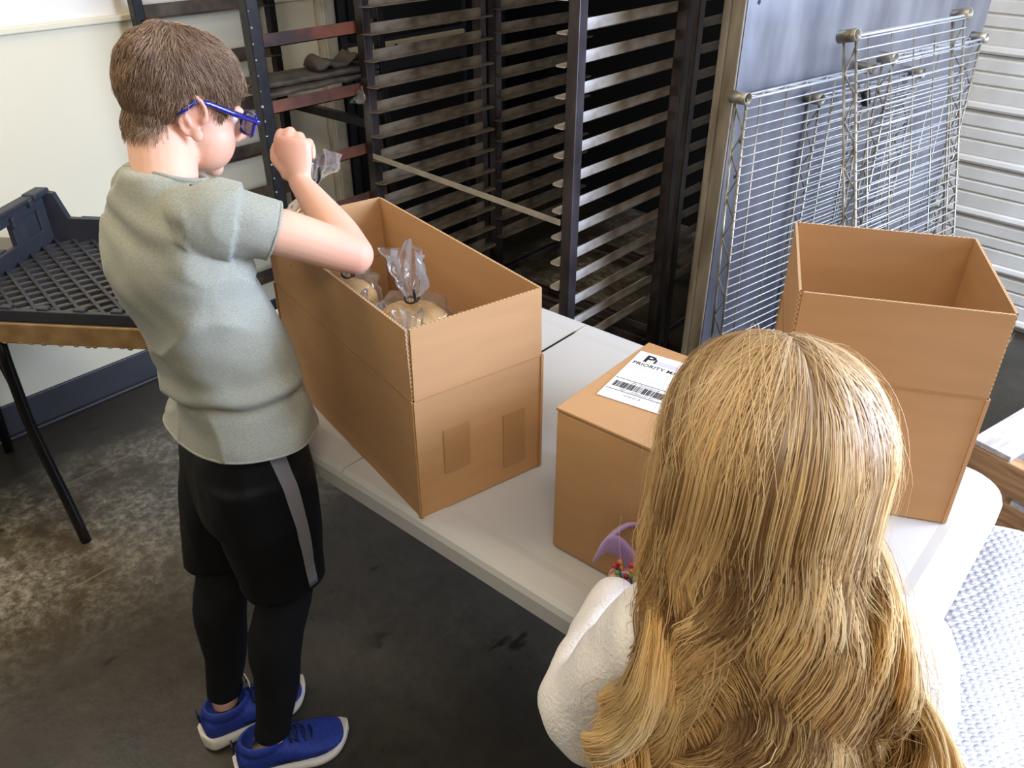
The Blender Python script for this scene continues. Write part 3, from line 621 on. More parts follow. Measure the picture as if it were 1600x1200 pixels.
# ------------------------------------------------------------------ tan edged table, bread tray
AT = math.atan2(.58, .815); TL = (-2.068, .528, 0)
t = thing('trestle_table', 'tan edged folding table with bent black legs under the bread tray', 'table', TL, AT)
b = MB(); b.box((-.21, .262, .711), (1.22, .52, .056), bev=.004); part('edge_frame', b, 'table_tan', t)
b = MB(); b.box((-.21, .262, .7395), (1.212, .512, .003)); part('tabletop', b, 'table_top2', t)
b = MB()
for k in range(42): b.ell((-.8 + k * .0285 + RNG.uniform(-.008, .008), .004, .684 + RNG.uniform(-.001, .002)), (.008, .003, RNG.uniform(.002, .005)), nu=8, nv=5)
part('frayed_edge', b, 'table_tan', t, True, kind='stuff')
for y in (.06, .46):
    b = MB(); b.tube([(-.06, .05, .69), (-.064, .05, .60), (-.071, .058, .42), (-.070, .068, .30), (-.042, .056, .15), (-.028, .050, .06), (-.022, .049, .0)] if y < .2 else [(-.45, .445, .69), (-.46, .445, .5), (-.50, .445, .2), (-.513, .445, .0)], .0145, 14)
    part('leg', b, 'black_metal', t, True)
b = MB(); b.tube([(-.62, .06, .69), (-.63, .06, .3), (-.64, .06, 0)], .0145, 12); part('leg', b, 'black_metal', t, True)
b = MB(); b.tube([(-.068, .056, .46), (-.25, .24, .50), (-.46, .44, .47)], .008, 10); part('cross_brace', b, 'black_metal', t, True)
b = MB(); b.tube([(-.62, .06, .45), (-.4, .06, .62), (-.2, .06, .69)], .008, 10); part('cross_brace', b, 'black_metal', t, True)
# bread tray: mesh floor, tall end wall with hand hole, low sides
g = thing('bread_tray', 'charcoal plastic bread tray with lattice floor on the tan table', 'tray', (TL[0], TL[1], .741), AT)
x0, x1, y0, y1 = -.142, .37, .022, .488
b = MB()
for sx in (1, -1):
    pw = .040; th = .0068 if sx > 0 else .0082
    for k in range(-40, 60):
        # line  y = sx*x + c clipped to the floor
        c_ = k * pw * math.sqrt(2); pts = []
        for X_ in (x0, x1):
            yy = sx * X_ + c_
            if y0 <= yy <= y1: pts.append((X_, yy))
        for Y_ in (y0, y1):
            xx = (Y_ - c_) / sx
            if x0 < xx < x1: pts.append((xx, Y_))
        if len(pts) >= 2:
            p, q = Vector((*pts[0], .012)), Vector((*pts[1], .012))
            if (q - p).length > .015:
                X = Matrix.Translation((p + q) / 2) @ Matrix.Rotation(math.atan2(q.y - p.y, q.x - p.x), 4, 'Z'); b.box((0, 0, 0 if sx > 0 else .001), ((q - p).length, th, .010), X)
part('lattice_floor', b, 'black_plastic', g, kind='stuff')
b = MB(); b.box(((x0 + x1) / 2, .012, .017), (x1 - x0 + .02, .014, .03), bev=.003)
for k in range(5): b.box((-.075 + k * .092, .018, .033), (.030, .02, .012), bev=.004)
part('front_wall', b, 'black_plastic', g)
b = MB(); b.prism([(x1, .0), (x1, .078), (x0 + .055, .078), (x0 + .030, .150), (x0 - .012, .158), (x0 - .014, .0)], -.009, .009, XF((0, y1 + .006, 0), 0, R(90)))
b.box(((x0 + x1) / 2 + .04, y1 + .016, .070), (x1 - x0 - .08, .024, .014), bev=.004)
for k in range(4): b.box((.02 + k * .11, y1 + .02, .082), (.028, .016, .012), bev=.003)
part('rear_wall', b, 'black_plastic', g)
# tall end wall built as frame pieces around two hand holes
b = MB(); xw = x0 - .012
def wallpiece(ya, yb, za, zb, th=.018): b.box((xw, (ya + yb) / 2, (za + zb) / 2), (th, yb - ya, zb - za), bev=.003)
wallpiece(y0 - .015, y1 + .012, 0, .055); wallpiece(y0 - .015, y1 + .012, .115, .150); wallpiece(y1 - .04, y1 + .012, .05, .12); wallpiece(.332, y1 - .10, .05, .12, .018)
wallpiece(y1 - .10, y1 - .04, .05, .12, .006); wallpiece(y0 - .015, .225, .05, .12)
b.box((xw, (y0 + y1) / 2, .152), (.034, y1 - y0 - .06, .014), bev=.004); b.box((xw + .006, y1 - .02, .155), (.04, .07, .018), bev=.005)
b.box((xw + .01, y1 - .155, .12), (.02, .014, .03), bev=.003); b.box((xw + .012, y1 - .07, .145), (.024, .016, .02), bev=.003)
b.box((xw - .018, y1 - .24, .056), (.03, .10, .006), bev=.002)
part('end_wall', b, 'black_plastic', g)
b = MB(); b.box((x1 + .008, (y0 + y1) / 2, .06), (.016, y1 - y0 + .02, .12), bev=.003); part('end_wall', b, 'black_plastic', g)

# ------------------------------------------------------------------ pallets
def pallet(label, loc, rz, top='wood_grey', gaps=0):
    t = thing('pallet', label, 'pallet', loc, rz, 'stacked wooden pallets')
    Lx, Ly = 1.02, 1.2
    sm = None
    for k in range(3):
        b = MB(); y = .02 + k * (Ly - .04) / 2
        if sm is None: b.box((Lx / 2, 0, .059), (Lx, .04, .086), bev=.003); o = part('stringer', b, 'wood', t); sm = o
        else: o = copy_part(sm, t)
        o.location = (0, y, 0)
    dm = None
    for lvl, (z, n) in enumerate(((.109, 7), (.008, 5))):
        for k in range(n):
            if dm is None: b = MB(); b.box((0, Ly / 2, 0), (.098, Ly, .015), bev=.002); o = part('deck_board', b, top, t); dm = o
            else: o = copy_part(dm, t)
            o.location = (.05 + k * (Lx - .10) / (n - 1) + RNG.uniform(-.006, .006), RNG.uniform(-.006, .006), z + RNG.uniform(-.001, .0015)); o.rotation_euler = (0, 0, RNG.uniform(-.008, .008))
    return t
pz = R(-15)
for k in range(4):
    pallet(('lowest wooden pallet of the stack behind the white table', 'second wooden pallet up in the stack behind the table', 'third wooden pallet up in the stack behind the table', 'topmost pallet of the stack, pale grey boards on top')[k], (-.226 + (.0, .03, -.02, 0)[k], 1.995 + (.02, -.01, .02, 0)[k], .1175 * k), pz + (.01, -.015, .012, 0)[k])

# ------------------------------------------------------------------ bubble wrap roll
t = thing('bubble_wrap_roll', 'big roll of clear bubble wrap on the floor beside the table end', 'bubble wrap', (.21, 1.115, 0))
RR = .34
def rp_(a, y):
    c_, s_n = math.cos(a), math.sin(a); e = .55; x = .42 * math.copysign(abs(c_) ** e, c_); z = .312 * math.copysign(abs(s_n) ** e, s_n)
    f = 1 + .022 * noise.noise(Vector((c_ * 2.2, y * 5, s_n * 2.2))) + .014 * noise.noise(Vector((c_ * 9, y * 14, s_n * 9)))
    return Vector((x * f, y, .318 + z * f))
b = MB(); na, ny = 96, 44; Ly = .74
vs = [tuple(rp_(2 * math.pi * i / na, y)) for y in np.linspace(-Ly / 2, Ly / 2, ny) for i in range(na)]
fs = [(k * na + i, k * na + (i + 1) % na, (k + 1) * na + (i + 1) % na, (k + 1) * na + i) for k in range(ny - 1) for i in range(na)]
fs += [tuple(range(na)), tuple((ny - 1) * na + i for i in range(na))]
M['bubble_core'] = mat('layered_bubble_film', (243, 243, 247), 0.3, var=0.06, vscale=20, spec=0.7)
b.add(vs, fs); part('rolled_sheet', b, 'bubble_core', t, True)
b = MB(); pt = .0150
cum = [0.0]; aa = np.linspace(-.35, math.pi + .35, 400); pp = [rp_(a, 0) for a in aa]
for k in range(1, 400): cum.append(cum[-1] + (pp[k] - pp[k - 1]).length)
for j in range(int(Ly / (pt * .87))):
    y = -Ly / 2 + .006 + j * pt * .87
    for i in range(int(cum[-1] / pt)):
        a = float(np.interp((i + .5 * (j % 2)) * pt, cum, aa)); c0 = rp_(a, y); et = (rp_(a + .01, y) - rp_(a - .01, y)).normalized(); ey = Vector((0, 1, 0)); er = ey.cross(et) if ey.cross(et).dot(c0 - Vector((0, y, .318))) > 0 else -ey.cross(et); rb = .0060
        v = [c0 + (et * math.cos(s * math.pi / 3) + ey * math.sin(s * math.pi / 3)) * rb * 1.05 for s in range(6)] + [c0 + er * .004 + (et * math.cos(s * math.pi / 3) + ey * math.sin(s * math.pi / 3)) * rb * .75 for s in range(6)] + [c0 + er * .0056]
        b.add(v, [(s, (s + 1) % 6, 6 + (s + 1) % 6, 6 + s) for s in range(6)] + [(6 + s, 6 + (s + 1) % 6, 12) for s in range(6)])
part('bubbles', b, 'bubble', t, True, kind='stuff')
b = MB(); pts = []
for s in np.linspace(0, 1, 260): a = s * 40; q = rp_(a, -Ly / 2 - .002) - Vector((0, 0, .318)); pts.append((q.x * (.15 + .8 * s), -Ly / 2 - .002, .318 + q.z * (.15 + .8 * s)))
b.tube(pts, .0035, 5); part('rolled_layers', b, 'bubble_core', t, True)
# ------------------------------------------------------------------ people: shared pieces
V = Vector
def frame(c, f, pitch=0.0, yaw=0.0, roll=0.0):
    """matrix with +y along yaw (from +x), pitched; +x to the figure's right, +z up"""
    y = V((math.cos(yaw) * math.cos(pitch), math.sin(yaw) * math.cos(pitch), math.sin(pitch))); x = V((math.sin(yaw), -math.cos(yaw), 0)); z = x.cross(y)
    m = Matrix((x, y, z)).transposed().to_4x4() @ Matrix.Rotation(roll, 4, 'Y'); m.translation = c; return m
def head_shapes(b, H, k=1.0):
    S = H @ Matrix.Scale(k, 4)
    b.ell((0, -.012, .03), (.0735, .094, .080), S, nu=32, nv=20); b.ell((0, .03, -.018), (.060, .058, .078), S, nu=28, nv=18); b.ell((0, -.044, -.018), (.055, .039, .050), S); b.ell((0, -.034, -.050), (.050, .036, .04), S)
    b.ell((0, .034, -.058), (.050, .050, .040), S); b.ell((0, .070, -.084), (.020, .018, .017), S)
    for s in (-1, 1):
        b.ell((s * .022, .046, -.042), (.041, .042, .048), S); b.ell((s * .011, .093, -.026), (.0085, .009, .0075), S)
        b.ell((s * .028, .071, .022), (.024, .016, .008), S)
        # ear: helix rim, plate, lobe
        E = S @ Matrix.Translation((s * .069, -.006, -.006)) @ Matrix.Rotation(s * R(-24), 4, 'Z') @ Matrix.Rotation(R(10), 4, 'X')
        b.tube([(s * (.008 + .004 * math.sin(a)), -.021 * math.cos(a) * 1.0 - .002, .031 * math.sin(a) + .002) for a in np.linspace(-1.35, 3.35, 18)], [.0042] * 18, 8, X=E)
        b.ell((s * .003, -.003, .002), (.0042, .019, .029), E); b.ell((s * .006, .006, -.026), (.0055, .010, .011), E); b.ell((s * .007, .014, -.002), (.005, .005, .008), E)
        b.tube([(s * .008, -.011, .018), (s * .009, -.013, .002), (s * .008, -.004, -.014)], .0035, 8, X=E)
    b.loft([((0, .074, .022), (1, 0, 0), (0, 1, 0), .008, .012), ((0, .088, .004), (1, 0, 0), (0, 1, 0), .009, .012), ((0, .101, -.019), (1, 0, 0), (0, 1, 0), .013, .016), ((0, .090, -.032), (1, 0, 0), (0, 1, 0), .010, .010)], 14, S)
    b.ell((0, .083, -.050), (.021, .010, .0055), S); b.ell((0, .081, -.060), (.018, .010, .006), S)
def hand_shapes(b, Wp, h, n, lat, size=1.0, curl=(60, 85, 60), thumb_in=.6, spread=.012):
    """fist or loose grip: Wp wrist, h along the palm, n out of the hand's back, lat towards the thumb"""
    h, n, lat = V(h).normalized(), V(n).normalized(), V(lat).normalized(); k = size
    b.loft([(Wp - h * .012 * k, lat, n, .017 * k, .014 * k), (Wp + h * .012 * k, lat, n, .021 * k, .014 * k), (Wp + h * .040 * k, lat, n, .029 * k, .0145 * k), (Wp + h * .064 * k, lat, n, .031 * k, .0125 * k), (Wp + h * .073 * k, lat, n, .026 * k, .009 * k)], 20)
    lens = [(.031, .019, .015), (.034, .022, .016), (.031, .020, .015), (.025, .015, .013)]
    for i in range(4):
        off = (.0225 - .0152 * i) * k; base = Wp + h * (.066 - (.004 if i in (0, 2) else 0) - (.009 if i == 3 else 0)) * k + lat * off - n * .001 * k
        p = [base]; th = 0.0
        for j in range(3):
            th += R(curl[j] + 3 * i); p.append(p[-1] + (h * math.cos(th) - n * math.sin(th)) * lens[i][j] * k)
        r = .0082 * k * (1, 1.02, .98, .88)[i]
        b.limb([p[0] - h * .012 * k, p[0], p[1], p[2], p[3]], [r * .95, r * 1.08, r * 1.02, r * .92, r * .78], 12, sub=3)
    tb = Wp + h * .020 * k + lat * .020 * k - n * .004 * k; t1 = tb + (h * .7 + lat * .65 - n * .45) * .026 * k; t2 = t1 + (h * .9 - n * .7 - lat * .1) * .024 * k; t3 = t2 + (h * .5 - n * .8 - lat * thumb_in) * .018 * k
    b.limb([tb - h * .008 * k, tb, t1, t2, t3], [.011 * k, .0125 * k, .0105 * k, .0092 * k, .0072 * k], 12, sub=3)
def skin_cols(me, base, blush, zones):
    a = arr(me); cols = np.ones((len(a), 4)); B = np.array(lin(base)[:3]); P = np.array(lin(blush)[:3]); f = np.zeros(len(a))
    for (p, r, s) in zones: d = np.linalg.norm(a - np.array(p), axis=1); f = np.maximum(f, s * np.exp(-(d / r) ** 2))
    cols[:, :3] = B * (1 - f[:, None]) + P * f[:, None]; setcol(me, cols)

# ------------------------------------------------------------------ the boy
boy = thing('person', 'boy in grey T-shirt, black shorts, leggings and blue sneakers lifting a bread bag', 'person', (-1.18, .53, 0))
H = frame((-1.246, .664, 1.343), None, R(-24), R(79), R(0)) @ Matrix.Scale(.94, 4)
Yt, Yp = R(85), R(76)
rt_, ft_ = V((math.sin(Yt), -math.cos(Yt), 0)), V((math.cos(Yt), math.sin(Yt), 0)); rp, fp = V((math.sin(Yp), -math.cos(Yp), 0)), V((math.cos(Yp), math.sin(Yp), 0))
hip = V((-1.166, .603, .73)); nb = V((-1.205, .588, 1.245))
SR, ER, WR = V((-1.088, .588, 1.232)), V((-.980, .757, 1.140)), V((-1.143, .787, 1.215))
SL, EL, WL = V((-1.322, .615, 1.205)), V((-1.37, .78, 1.08)), V((-1.275, .855, 1.10))
hR, kR, aR = hip + rp * .072, V((-1.132, .612, .42)), V((-1.102, .497, .085)); hL, kL, aL = hip - rp * .072, V((-1.298, .580, .42)), V((-1.268, .488, .085))
b = MB(); head_shapes(b, H)
torso = [(hip + V((0, 0, -.06)), rp, fp, .115, .078), (hip + V((0, 0, .05)), rp, fp, .115, .078), (V((-1.152, .604, .93)), rt_, ft_, .104, .070), (V((-1.180, .580, 1.08)), rt_, ft_, .118, .076), (V((-1.195, .582, 1.19)), rt_, ft_, .112, .066), (nb - V((0, 0, .005)), rt_, ft_, .075, .055)]
b.loft(torso, 28, sub=5)
hn = H @ V((0, -.030, -.040)); b.limb([nb - V((0, 0, .06)), nb - V((0, 0, .01)), hn], [.050, .048, .051], 22)
for S_, E_, W_ in ((SR, ER, WR), (SL, EL, WL)):
    mu = (S_ + E_) / 2; d = (W_ - E_)
    b.limb([nb.lerp(S_, .55) - V((0, 0, .055)), S_ - V((0, 0, .014)), S_.lerp(E_, .45), S_.lerp(E_, .85), E_], [.026, .034, .036, .034, .031], 20)
    b.limb([E_, E_ + d * .28, E_ + d * .65, W_], [.0305, .0325, .026, .0185], 20)
hand_shapes(b, WR, (-.20, .06, .95), (.55, -.70, .30), (-.78, -.58, .05), 1.0, (55, 70, 55))
hand_shapes(b, WL, (.62, .25, .10), (-.3, .9, -.1), (0.0, .1, .98), .95, (35, 55, 40))
for h_, k_, a_ in ((hR, kR, aR), (hL, kL, aL)):
    cf = k_.lerp(a_, .3) - fp * .012; b.limb([h_, h_.lerp(k_, .5), k_, cf, k_.lerp(a_, .7), a_, a_ - V((0, 0, .04))], [.060, .052, .045, .045, .035, .029, .027], 20)
    b.limb([a_ + V((0, 0, -.045)), a_ + fp * .05 + V((0, 0, -.052)), a_ + fp * .09 + V((0, 0, -.056))], [.026, .021, .015], 14)
me = union(b, .0028, 7, 'body')
hc = H @ V((.03, .09, -.03)); skin_cols(me, (226, 178, 150), (214, 132, 112), [(H @ V((.04, .07, -.035)), .03, .5), (H @ V((.075, -.01, .0)), .03, .5), (ER, .05, .5), (WR + V((-.02, .0, .07)), .035, .35), (H @ V((0, .09, -.055)), .012, .7), (H @ V((0, .105, -.02)), .02, .4)])
body = part('body', me, 'skin', boy, True, world=True)
mole = part('mole', MB().ell(tuple(H @ V((.0565, .048, -.038))), (.0028, .0028, .0028), nu=10, nv=6), 'shoe_navy', boy, True, world=True)
for s in (-1, 1):
    b = MB(); b.ell((s * .029, .0690, .006), (.0115, .0115, .0115), H); b.ell((s * .029, .0785, .004), (.0052, .003, .0052), H, 1); part('eye', b, ['lip', 'iris'], boy, True, world=True)
# glasses
b = MB()
for s in (-1, 1):
    ring = [(s * (.033 + .027 * math.copysign(abs(math.cos(a)) ** .5, math.cos(a))), .103 - .006 * abs(math.cos(a)), .006 + .0185 * math.copysign(abs(math.sin(a)) ** .5, math.sin(a))) for a in np.linspace(0, 2 * math.pi, 28, endpoint=False)]
    b.tube(ring, .0030, 8, True, X=H)
    b.box((s * .062, .099, .014), (.006, .012, .009), H, bev=.002)
    b.tube([(s * .064, .097, .015), (s * .072, .05, .018), (s * .077, .008, .022), (s * .0785, -.012, .020), (s * .077, -.026, .004), (s * .074, -.034, -.008)], [.0042, .0050, .0046, .0042, .0044, .0035], 8, X=H)
b.tube([(-.006, .103, .012), (0, .106, .014), (.006, .103, .012)], .0026, 8, X=H)
gl = part('glasses', b, 'glasses', boy, True, world=True, label='blue framed glasses'); sub_root(gl, boy)
for s in (-1, 1):
    b = MB(); n = 24; c0 = len(b.v)
    b.add([(s * (.033 + .026 * math.copysign(abs(math.cos(a)) ** .5, math.cos(a))), .103 - .006 * abs(math.cos(a)) + e, .006 + .0175 * math.copysign(abs(math.sin(a)) ** .5, math.sin(a))) for e in (0, .0015) for a in np.linspace(0, 2 * math.pi, n, endpoint=False)], [tuple(range(n)), tuple(range(n, 2 * n))], 0, H)
    part('lens', b, 'lens', gl, world=True)
# hair: cap lifted off the scalp plus short combed strands
def hairline(p):
    """>0 inside the haired scalp (head-local)"""
    y, z = p[1], p[2]
    pts = ((-.12, -.052), (-.085, -.052), (-.060, -.046), (-.040, -.030), (-.028, .012), (-.012, .030), (.012, .028), (.026, .018), (.034, .004), (.040, .002), (.050, .026), (.066, .040), (.08, .050), (.12, .056))
    for (a0, b0), (a1, b1) in zip(pts, pts[1:]):
        if y <= a1: return z - (b0 + (b1 - b0) * max(0, (y - a0)) / (a1 - a0))
    return z - .052
Hi = H.inverted()
def cap_mesh(me, Hi_, H_, line, top, side, seed, zmin=-.07):
    bm = bmesh.new(); bm.from_mesh(me); L = {}
    for v in bm.verts:
        p = Hi_ @ v.co; L[v.index] = p
    kill = [v for v in bm.verts if L[v.index].z < zmin or abs(L[v.index].x) > .13 or abs(L[v.index].y) > .15 or L[v.index].z > .2 or line(L[v.index]) < -.002 or (abs(L[v.index].x) > .0755 and L[v.index].z < .036)]
    bmesh.ops.delete(bm, geom=kill, context='VERTS')
    loose = [v for v in bm.verts if not v.link_faces]; bmesh.ops.delete(bm, geom=loose, context='VERTS')
    nm = bpy.data.meshes.new('hair'); 
    for v in bm.verts:
        p = Hi_ @ v.co; m_ = line(p); d = (p - V((0, -.012, .01))).normalized(); k = min(1, max(0, (m_ + .002) / .03)); kk = k * k * (3 - 2 * k)
        up = min(1, max(0, (p.z - .02) / .07)); t_ = (side + (top - side) * up) * kk + .0012
        t_ *= 1 + .35 * noise.noise(V((p.x * 30 + seed, p.y * 30, p.z * 30)))
        v.co = H_ @ (p + d * t_)
    bm.to_mesh(nm); bm.free(); return nm
cm = cap_mesh(body.data.copy(), Hi @ ROOTM[boy.name], H, hairline, .0125, .0045, 3)
for at in list(cm.color_attributes): cm.color_attributes.remove(at)
cap = part('hair', cm, 'hair_boy_cap', boy, True, world=True, label='short brown hair'); cm.materials.clear(); cm.materials.append(M['hair_boy_cap'])
def comb(cm, M_, Hl, n, whorl, K=6, ln=(.018, .03), lift=.005, cols=None, rad=.00045):
    a = arr(cm); nn = norms(cm); P0 = []; idx = RNG.integers(0, len(a), n); out = np.zeros((n, K, 3)); C4 = np.ones((n, K, 4)); rd = np.zeros((n, K))
    for s, i in enumerate(idx):
        p = M_ @ V(a[i]); q = Hl @ p; nrm = (M_.to_3x3() @ V(nn[i])).normalized(); w_ = V(whorl); d = (q - w_)
        # forward on top, down at the sides and nape
        g = V((d.x, d.y, d.z)) ; side = min(1, max(0, (.075 - q.z) / .05)); g = g.normalized() * (1 - .7 * side) + V((0, .35 * (1 if q.y > -.03 else 0), -1)) * side * .9 + V((0, .35, 0)) * (1 - side) * (1 if q.y > -.05 else 0)
        g += V((RNG.normal(0, .22), RNG.normal(0, .22), RNG.normal(0, .16))); g = (Hl.inverted().to_3x3() @ g); g = (g - nrm * g.dot(nrm)).normalized()
        L_ = RNG.uniform(*ln); c0 = p - nrm * .003; tone = RNG.uniform(0, 1)
        for k in range(K):
            t_ = k / (K - 1); out[s, k] = c0 + g * L_ * t_ + nrm * (.003 + lift * math.sin(t_ * 2.4) - .004 * t_ * t_)
            rd[s, k] = rad * (1 - .6 * t_)
        cA, cB = cols; C4[s, :, :3] = np.array(cA) * (1 - tone) + np.array(cB) * tone
    return out, rd, C4
Pb, rb_, cb = comb(cap.data, ROOTM[boy.name], Hi, 9000, (.0, -.045, .11), cols=(lin((102, 79, 61))[:3], lin((178, 148, 121))[:3]))
hs = strands('hair_strands', Pb, rb_, cb); part('hair_strands', hs, 'hair_boy', cap, True, kind='stuff'); hs.transform(ROOTM[boy.name].inverted())
# T-shirt
def tee_mesh():
    b = MB(); z = V((0, 0, 1))
    rows = [(V((-1.164, .597, .75)), rp, fp, .170, .128), (V((-1.158, .602, .80)), rp, fp, .168, .126), (V((-1.149, .607, .85)), rp, fp, .156, .114), (V((-1.142, .611, .89)), rp, fp, .143, .103), (V((-1.150, .602, .95)), rt_, ft_, .139, .099), (V((-1.178, .578, 1.07)), rt_, ft_, .142, .102), (V((-1.196, .575, 1.16)), rt_, ft_, .142, .096), (V((-1.204, .582, 1.215)), rt_, ft_, .118, .078), (V((-1.207, .586, 1.246)), rt_, ft_, .078, .066), (V((-1.212, .592, 1.272)), rt_, ft_, .0585, .058)]
    b.loft(rows, 40, sub=6, power=2.25)
    for S_, E_, ext in ((SR, ER, .40), (SL, EL, .62)):
        d = (E_ - S_).normalized(); b.limb([nb.lerp(S_, .45) - V((0, 0, .045)), S_ - V((0, 0, .010)), S_.lerp(E_, .22) - V((0, 0, .006)), S_.lerp(E_, ext)], [.058, .057, .050, .046], 24)
    return union(b, .005, 9, 'tshirt')
tm = tee_mesh(); hemn = V((0, 0, -1))
cuts = [(V((0, 0, .785)), V((0, 0, -1)))]
for S_, E_, ext in ((SR, ER, .40), (SL, EL, .62)): d = (E_ - S_).normalized(); cuts.append((S_.lerp(E_, ext) + d * .004, d))
def cutplane(me, p, d, near=None, rad=9):
    bm = bmesh.new(); bm.from_mesh(me)
    g = [f for f in bm.faces if near is None or (f.calc_center_median() - near).length < rad]
    geom = list({v for f in g for v in f.verts}) + list({e for f in g for e in f.edges}) + g
    bmesh.ops.bisect_plane(bm, geom=geom, plane_co=p, plane_no=d, clear_outer=True); bm.to_mesh(me); bm.free(); me.update()
# hem rises towards the back-left as it hangs
cutplane(tm, V((-1.16, .60, .825)), V((.085, -.10, -1)).normalized())
for (p, d) in cuts[1:]: cutplane(tm, p, d, p, .085)
nk = V((-1.214, .596, 1.262)); cutplane(tm, nk, V((-.05, .28, 1)).normalized(), nk, .11)
a = arr(tm); nn = norms(tm)
for i in range(len(a)):
    p = V(a[i]); lx = (p - hip).dot(rt_); ly = (p - hip).dot(ft_); zz = p.z
    if (p - SR.lerp(ER, .5)).length < .09: f = .0028 * noise.noise(V((lx * 24, ly * 24, zz * 30)))
    else:
        rg_ = (1 - abs(noise.noise(V((lx * 5 + zz * 6, ly * 6, zz * 5 - lx * 7))))) ** 5; f = .0070 * noise.noise(V((lx * 7 + zz * 4, ly * 7, zz * 9 + lx * 5))) + .0065 * (rg_ - .3) + .0032 * noise.noise(V((lx * 18 + zz * 22, ly * 18 - zz * 9, zz * 10)))
        if zz < 1.02:
            s = zz - (.922 + .16 * (lx + .0) * .6 + .03 * noise.noise(V((lx * 9, ly * 9, 1)))); wgt = 1 if ly < .05 else .4
            f += wgt * (.013 * math.exp(-((s - .016) / .016) ** 2) - .007 * math.exp(-((s + .006) / .010) ** 2))
        # pulls radiating from the raised right armpit
        ap = V((-1.075, .56, 1.13)); r_ = (p - ap); rl = r_.length
        if rl < .34: an = math.atan2(r_.z, r_.dot(V((-.7, -.7, 0)))); f += .0048 * math.sin(an * 6 + .8 + rl * 9) * math.exp(-((rl - .15) / .07) ** 2)
        if abs(lx) < .10 and zz > 1.1 and ly < 0: f += .004 * math.sin(zz * 130 + lx * 30) * math.exp(-((zz - 1.215) / .03) ** 2)
    a[i] += nn[i] * f
setarr(tm, a)
tee = part('tshirt', tm, 'tee', boy, True, world=True, label='heather grey T-shirt'); solid(tee, .0022)
# collar rib, sleeve and hem stitching bands follow the cut edges
def rim_band(me, near, rad, r, name, m, par, zr=None):
    bm = bmesh.new(); bm.from_mesh(me); es = [e for e in bm.edges if e.is_boundary and all((v.co - near).length < rad for v in e.verts)]
    nxt = {}
    for e in es:
        for v in e.verts: nxt.setdefault(v.index, []).append(e.other_vert(v).index)
    if not nxt: bm.free(); return None
    co = {v.index: v.co.copy() for v in bm.verts}; best = []; seen = set()
    for st in nxt:
        if st in seen: continue
        loop = [st]; seen.add(st); cur = st
        while True:
            c_ = [q for q in nxt[cur] if q not in seen]
            if not c_: break
            cur = c_[0]; seen.add(cur); loop.append(cur)
        if len(loop) > len(best): best = loop
    bm.free(); pts = [co[i] for i in best][::2]
    P = np.array(pts); 
    for _ in range(4): P = (np.roll(P, 1, 0) + P * 2 + np.roll(P, -1, 0)) / 4
    b = MB(); b.tube([tuple(p) for p in P], r, 8, True); return part(name, b, m, par, True)
rim_band(tee.data, ROOTM[boy.name].inverted() @ nk, .11, .0042, 'collar_rib', 'tee', tee)
rim_band(tee.data, ROOTM[boy.name].inverted() @ cuts[1][0], .085, .0022, 'sleeve_hem', 'tee', tee)
rim_band(tee.data, ROOTM[boy.name].inverted() @ V((-1.16, .6, .825)), .22, .0022, 'bottom_hem', 'tee', tee)
# shorts, leggings
def shorts_mesh():
    b = MB(); b.loft([(hip + V((.022, .010, .16)), rp, fp, .108, .074), (hip + V((.017, .009, .10)), rp, fp, .122, .086), (hip + V((.006, .003, .03)), rp, fp, .139, .103), (hip - V((0, 0, .09)), rp, fp, .146, .106)], 30, sub=5, power=2.3)
    for h_, k_, sg in ((hR, kR, 1), (hL, kL, -1)):
        d = (k_ - h_); o_ = rp * (.002 if sg > 0 else -.006); b.loft([(h_ + V((0, 0, .03)), rp, fp, .076, .095), (h_ + d * .35 + o_, rp, fp, .079, .094), (h_ + d * .7 + o_, rp, fp, .077, .086), (h_ + d * 1.12 + o_, rp, fp, .077, .082)], 26, sub=5, power=2.3)
    return union(b, .006, 10, 'shorts')
sm_ = shorts_mesh(); cutplane(sm_, kR + V((0, 0, .040)), V((.10, .0, -1)).normalized(), kR, .16); cutplane(sm_, kL + V((0, 0, .022)), V((0, 0, -1)), kL, .12)
a = arr(sm_); nn = norms(sm_)
for i in range(len(a)): p = a[i]; a[i] += nn[i] * (.005 * noise.noise(V((p[0] * 12, p[1] * 12, p[2] * 4))) + .0025 * noise.noise(V((p[0] * 30, p[1] * 30, p[2] * 12))))
setarr(sm_, a); sh = part('shorts', sm_, 'shorts', boy, True, world=True, label='black athletic shorts'); solid(sh, .002); sub_root(sh, boy)
from mathutils.bvhtree import BVHTree
bw = BVHTree.FromPolygons([tuple(ROOTM[boy.name] @ V(v)) for v in arr(sh.data)], [tuple(p.vertices) for p in sh.data.polygons])
b = MB(); rows = []
for k in range(25):
    z_ = .868 - k * (.868 - .462) / 24; ax = hR.lerp(kR, (.72 - z_) / .30); dirn = V((math.cos(R(10 + k * .1)), math.sin(R(10 + k * .1)), 0)); perp = V((-dirn.y, dirn.x, 0)); wd = .0145 - .0042 * k / 24; row = []
    for s in (-1, -.33, .33, 1):
        hit = bw.ray_cast(V((ax.x, ax.y, z_)) + dirn * .4 + perp * wd * s, -dirn)
        row.append((hit[0] if hit[0] else V((ax.x, ax.y, z_)) + dirn * .085 + perp * wd * s) + dirn * .0016)
    rows += row
b.add(rows, [(k * 4 + j, k * 4 + j + 1, (k + 1) * 4 + j + 1, (k + 1) * 4 + j) for k in range(24) for j in range(3)]); part('side_stripe', b, 'stripe', sh, True, world=True, label='grey side stripe')
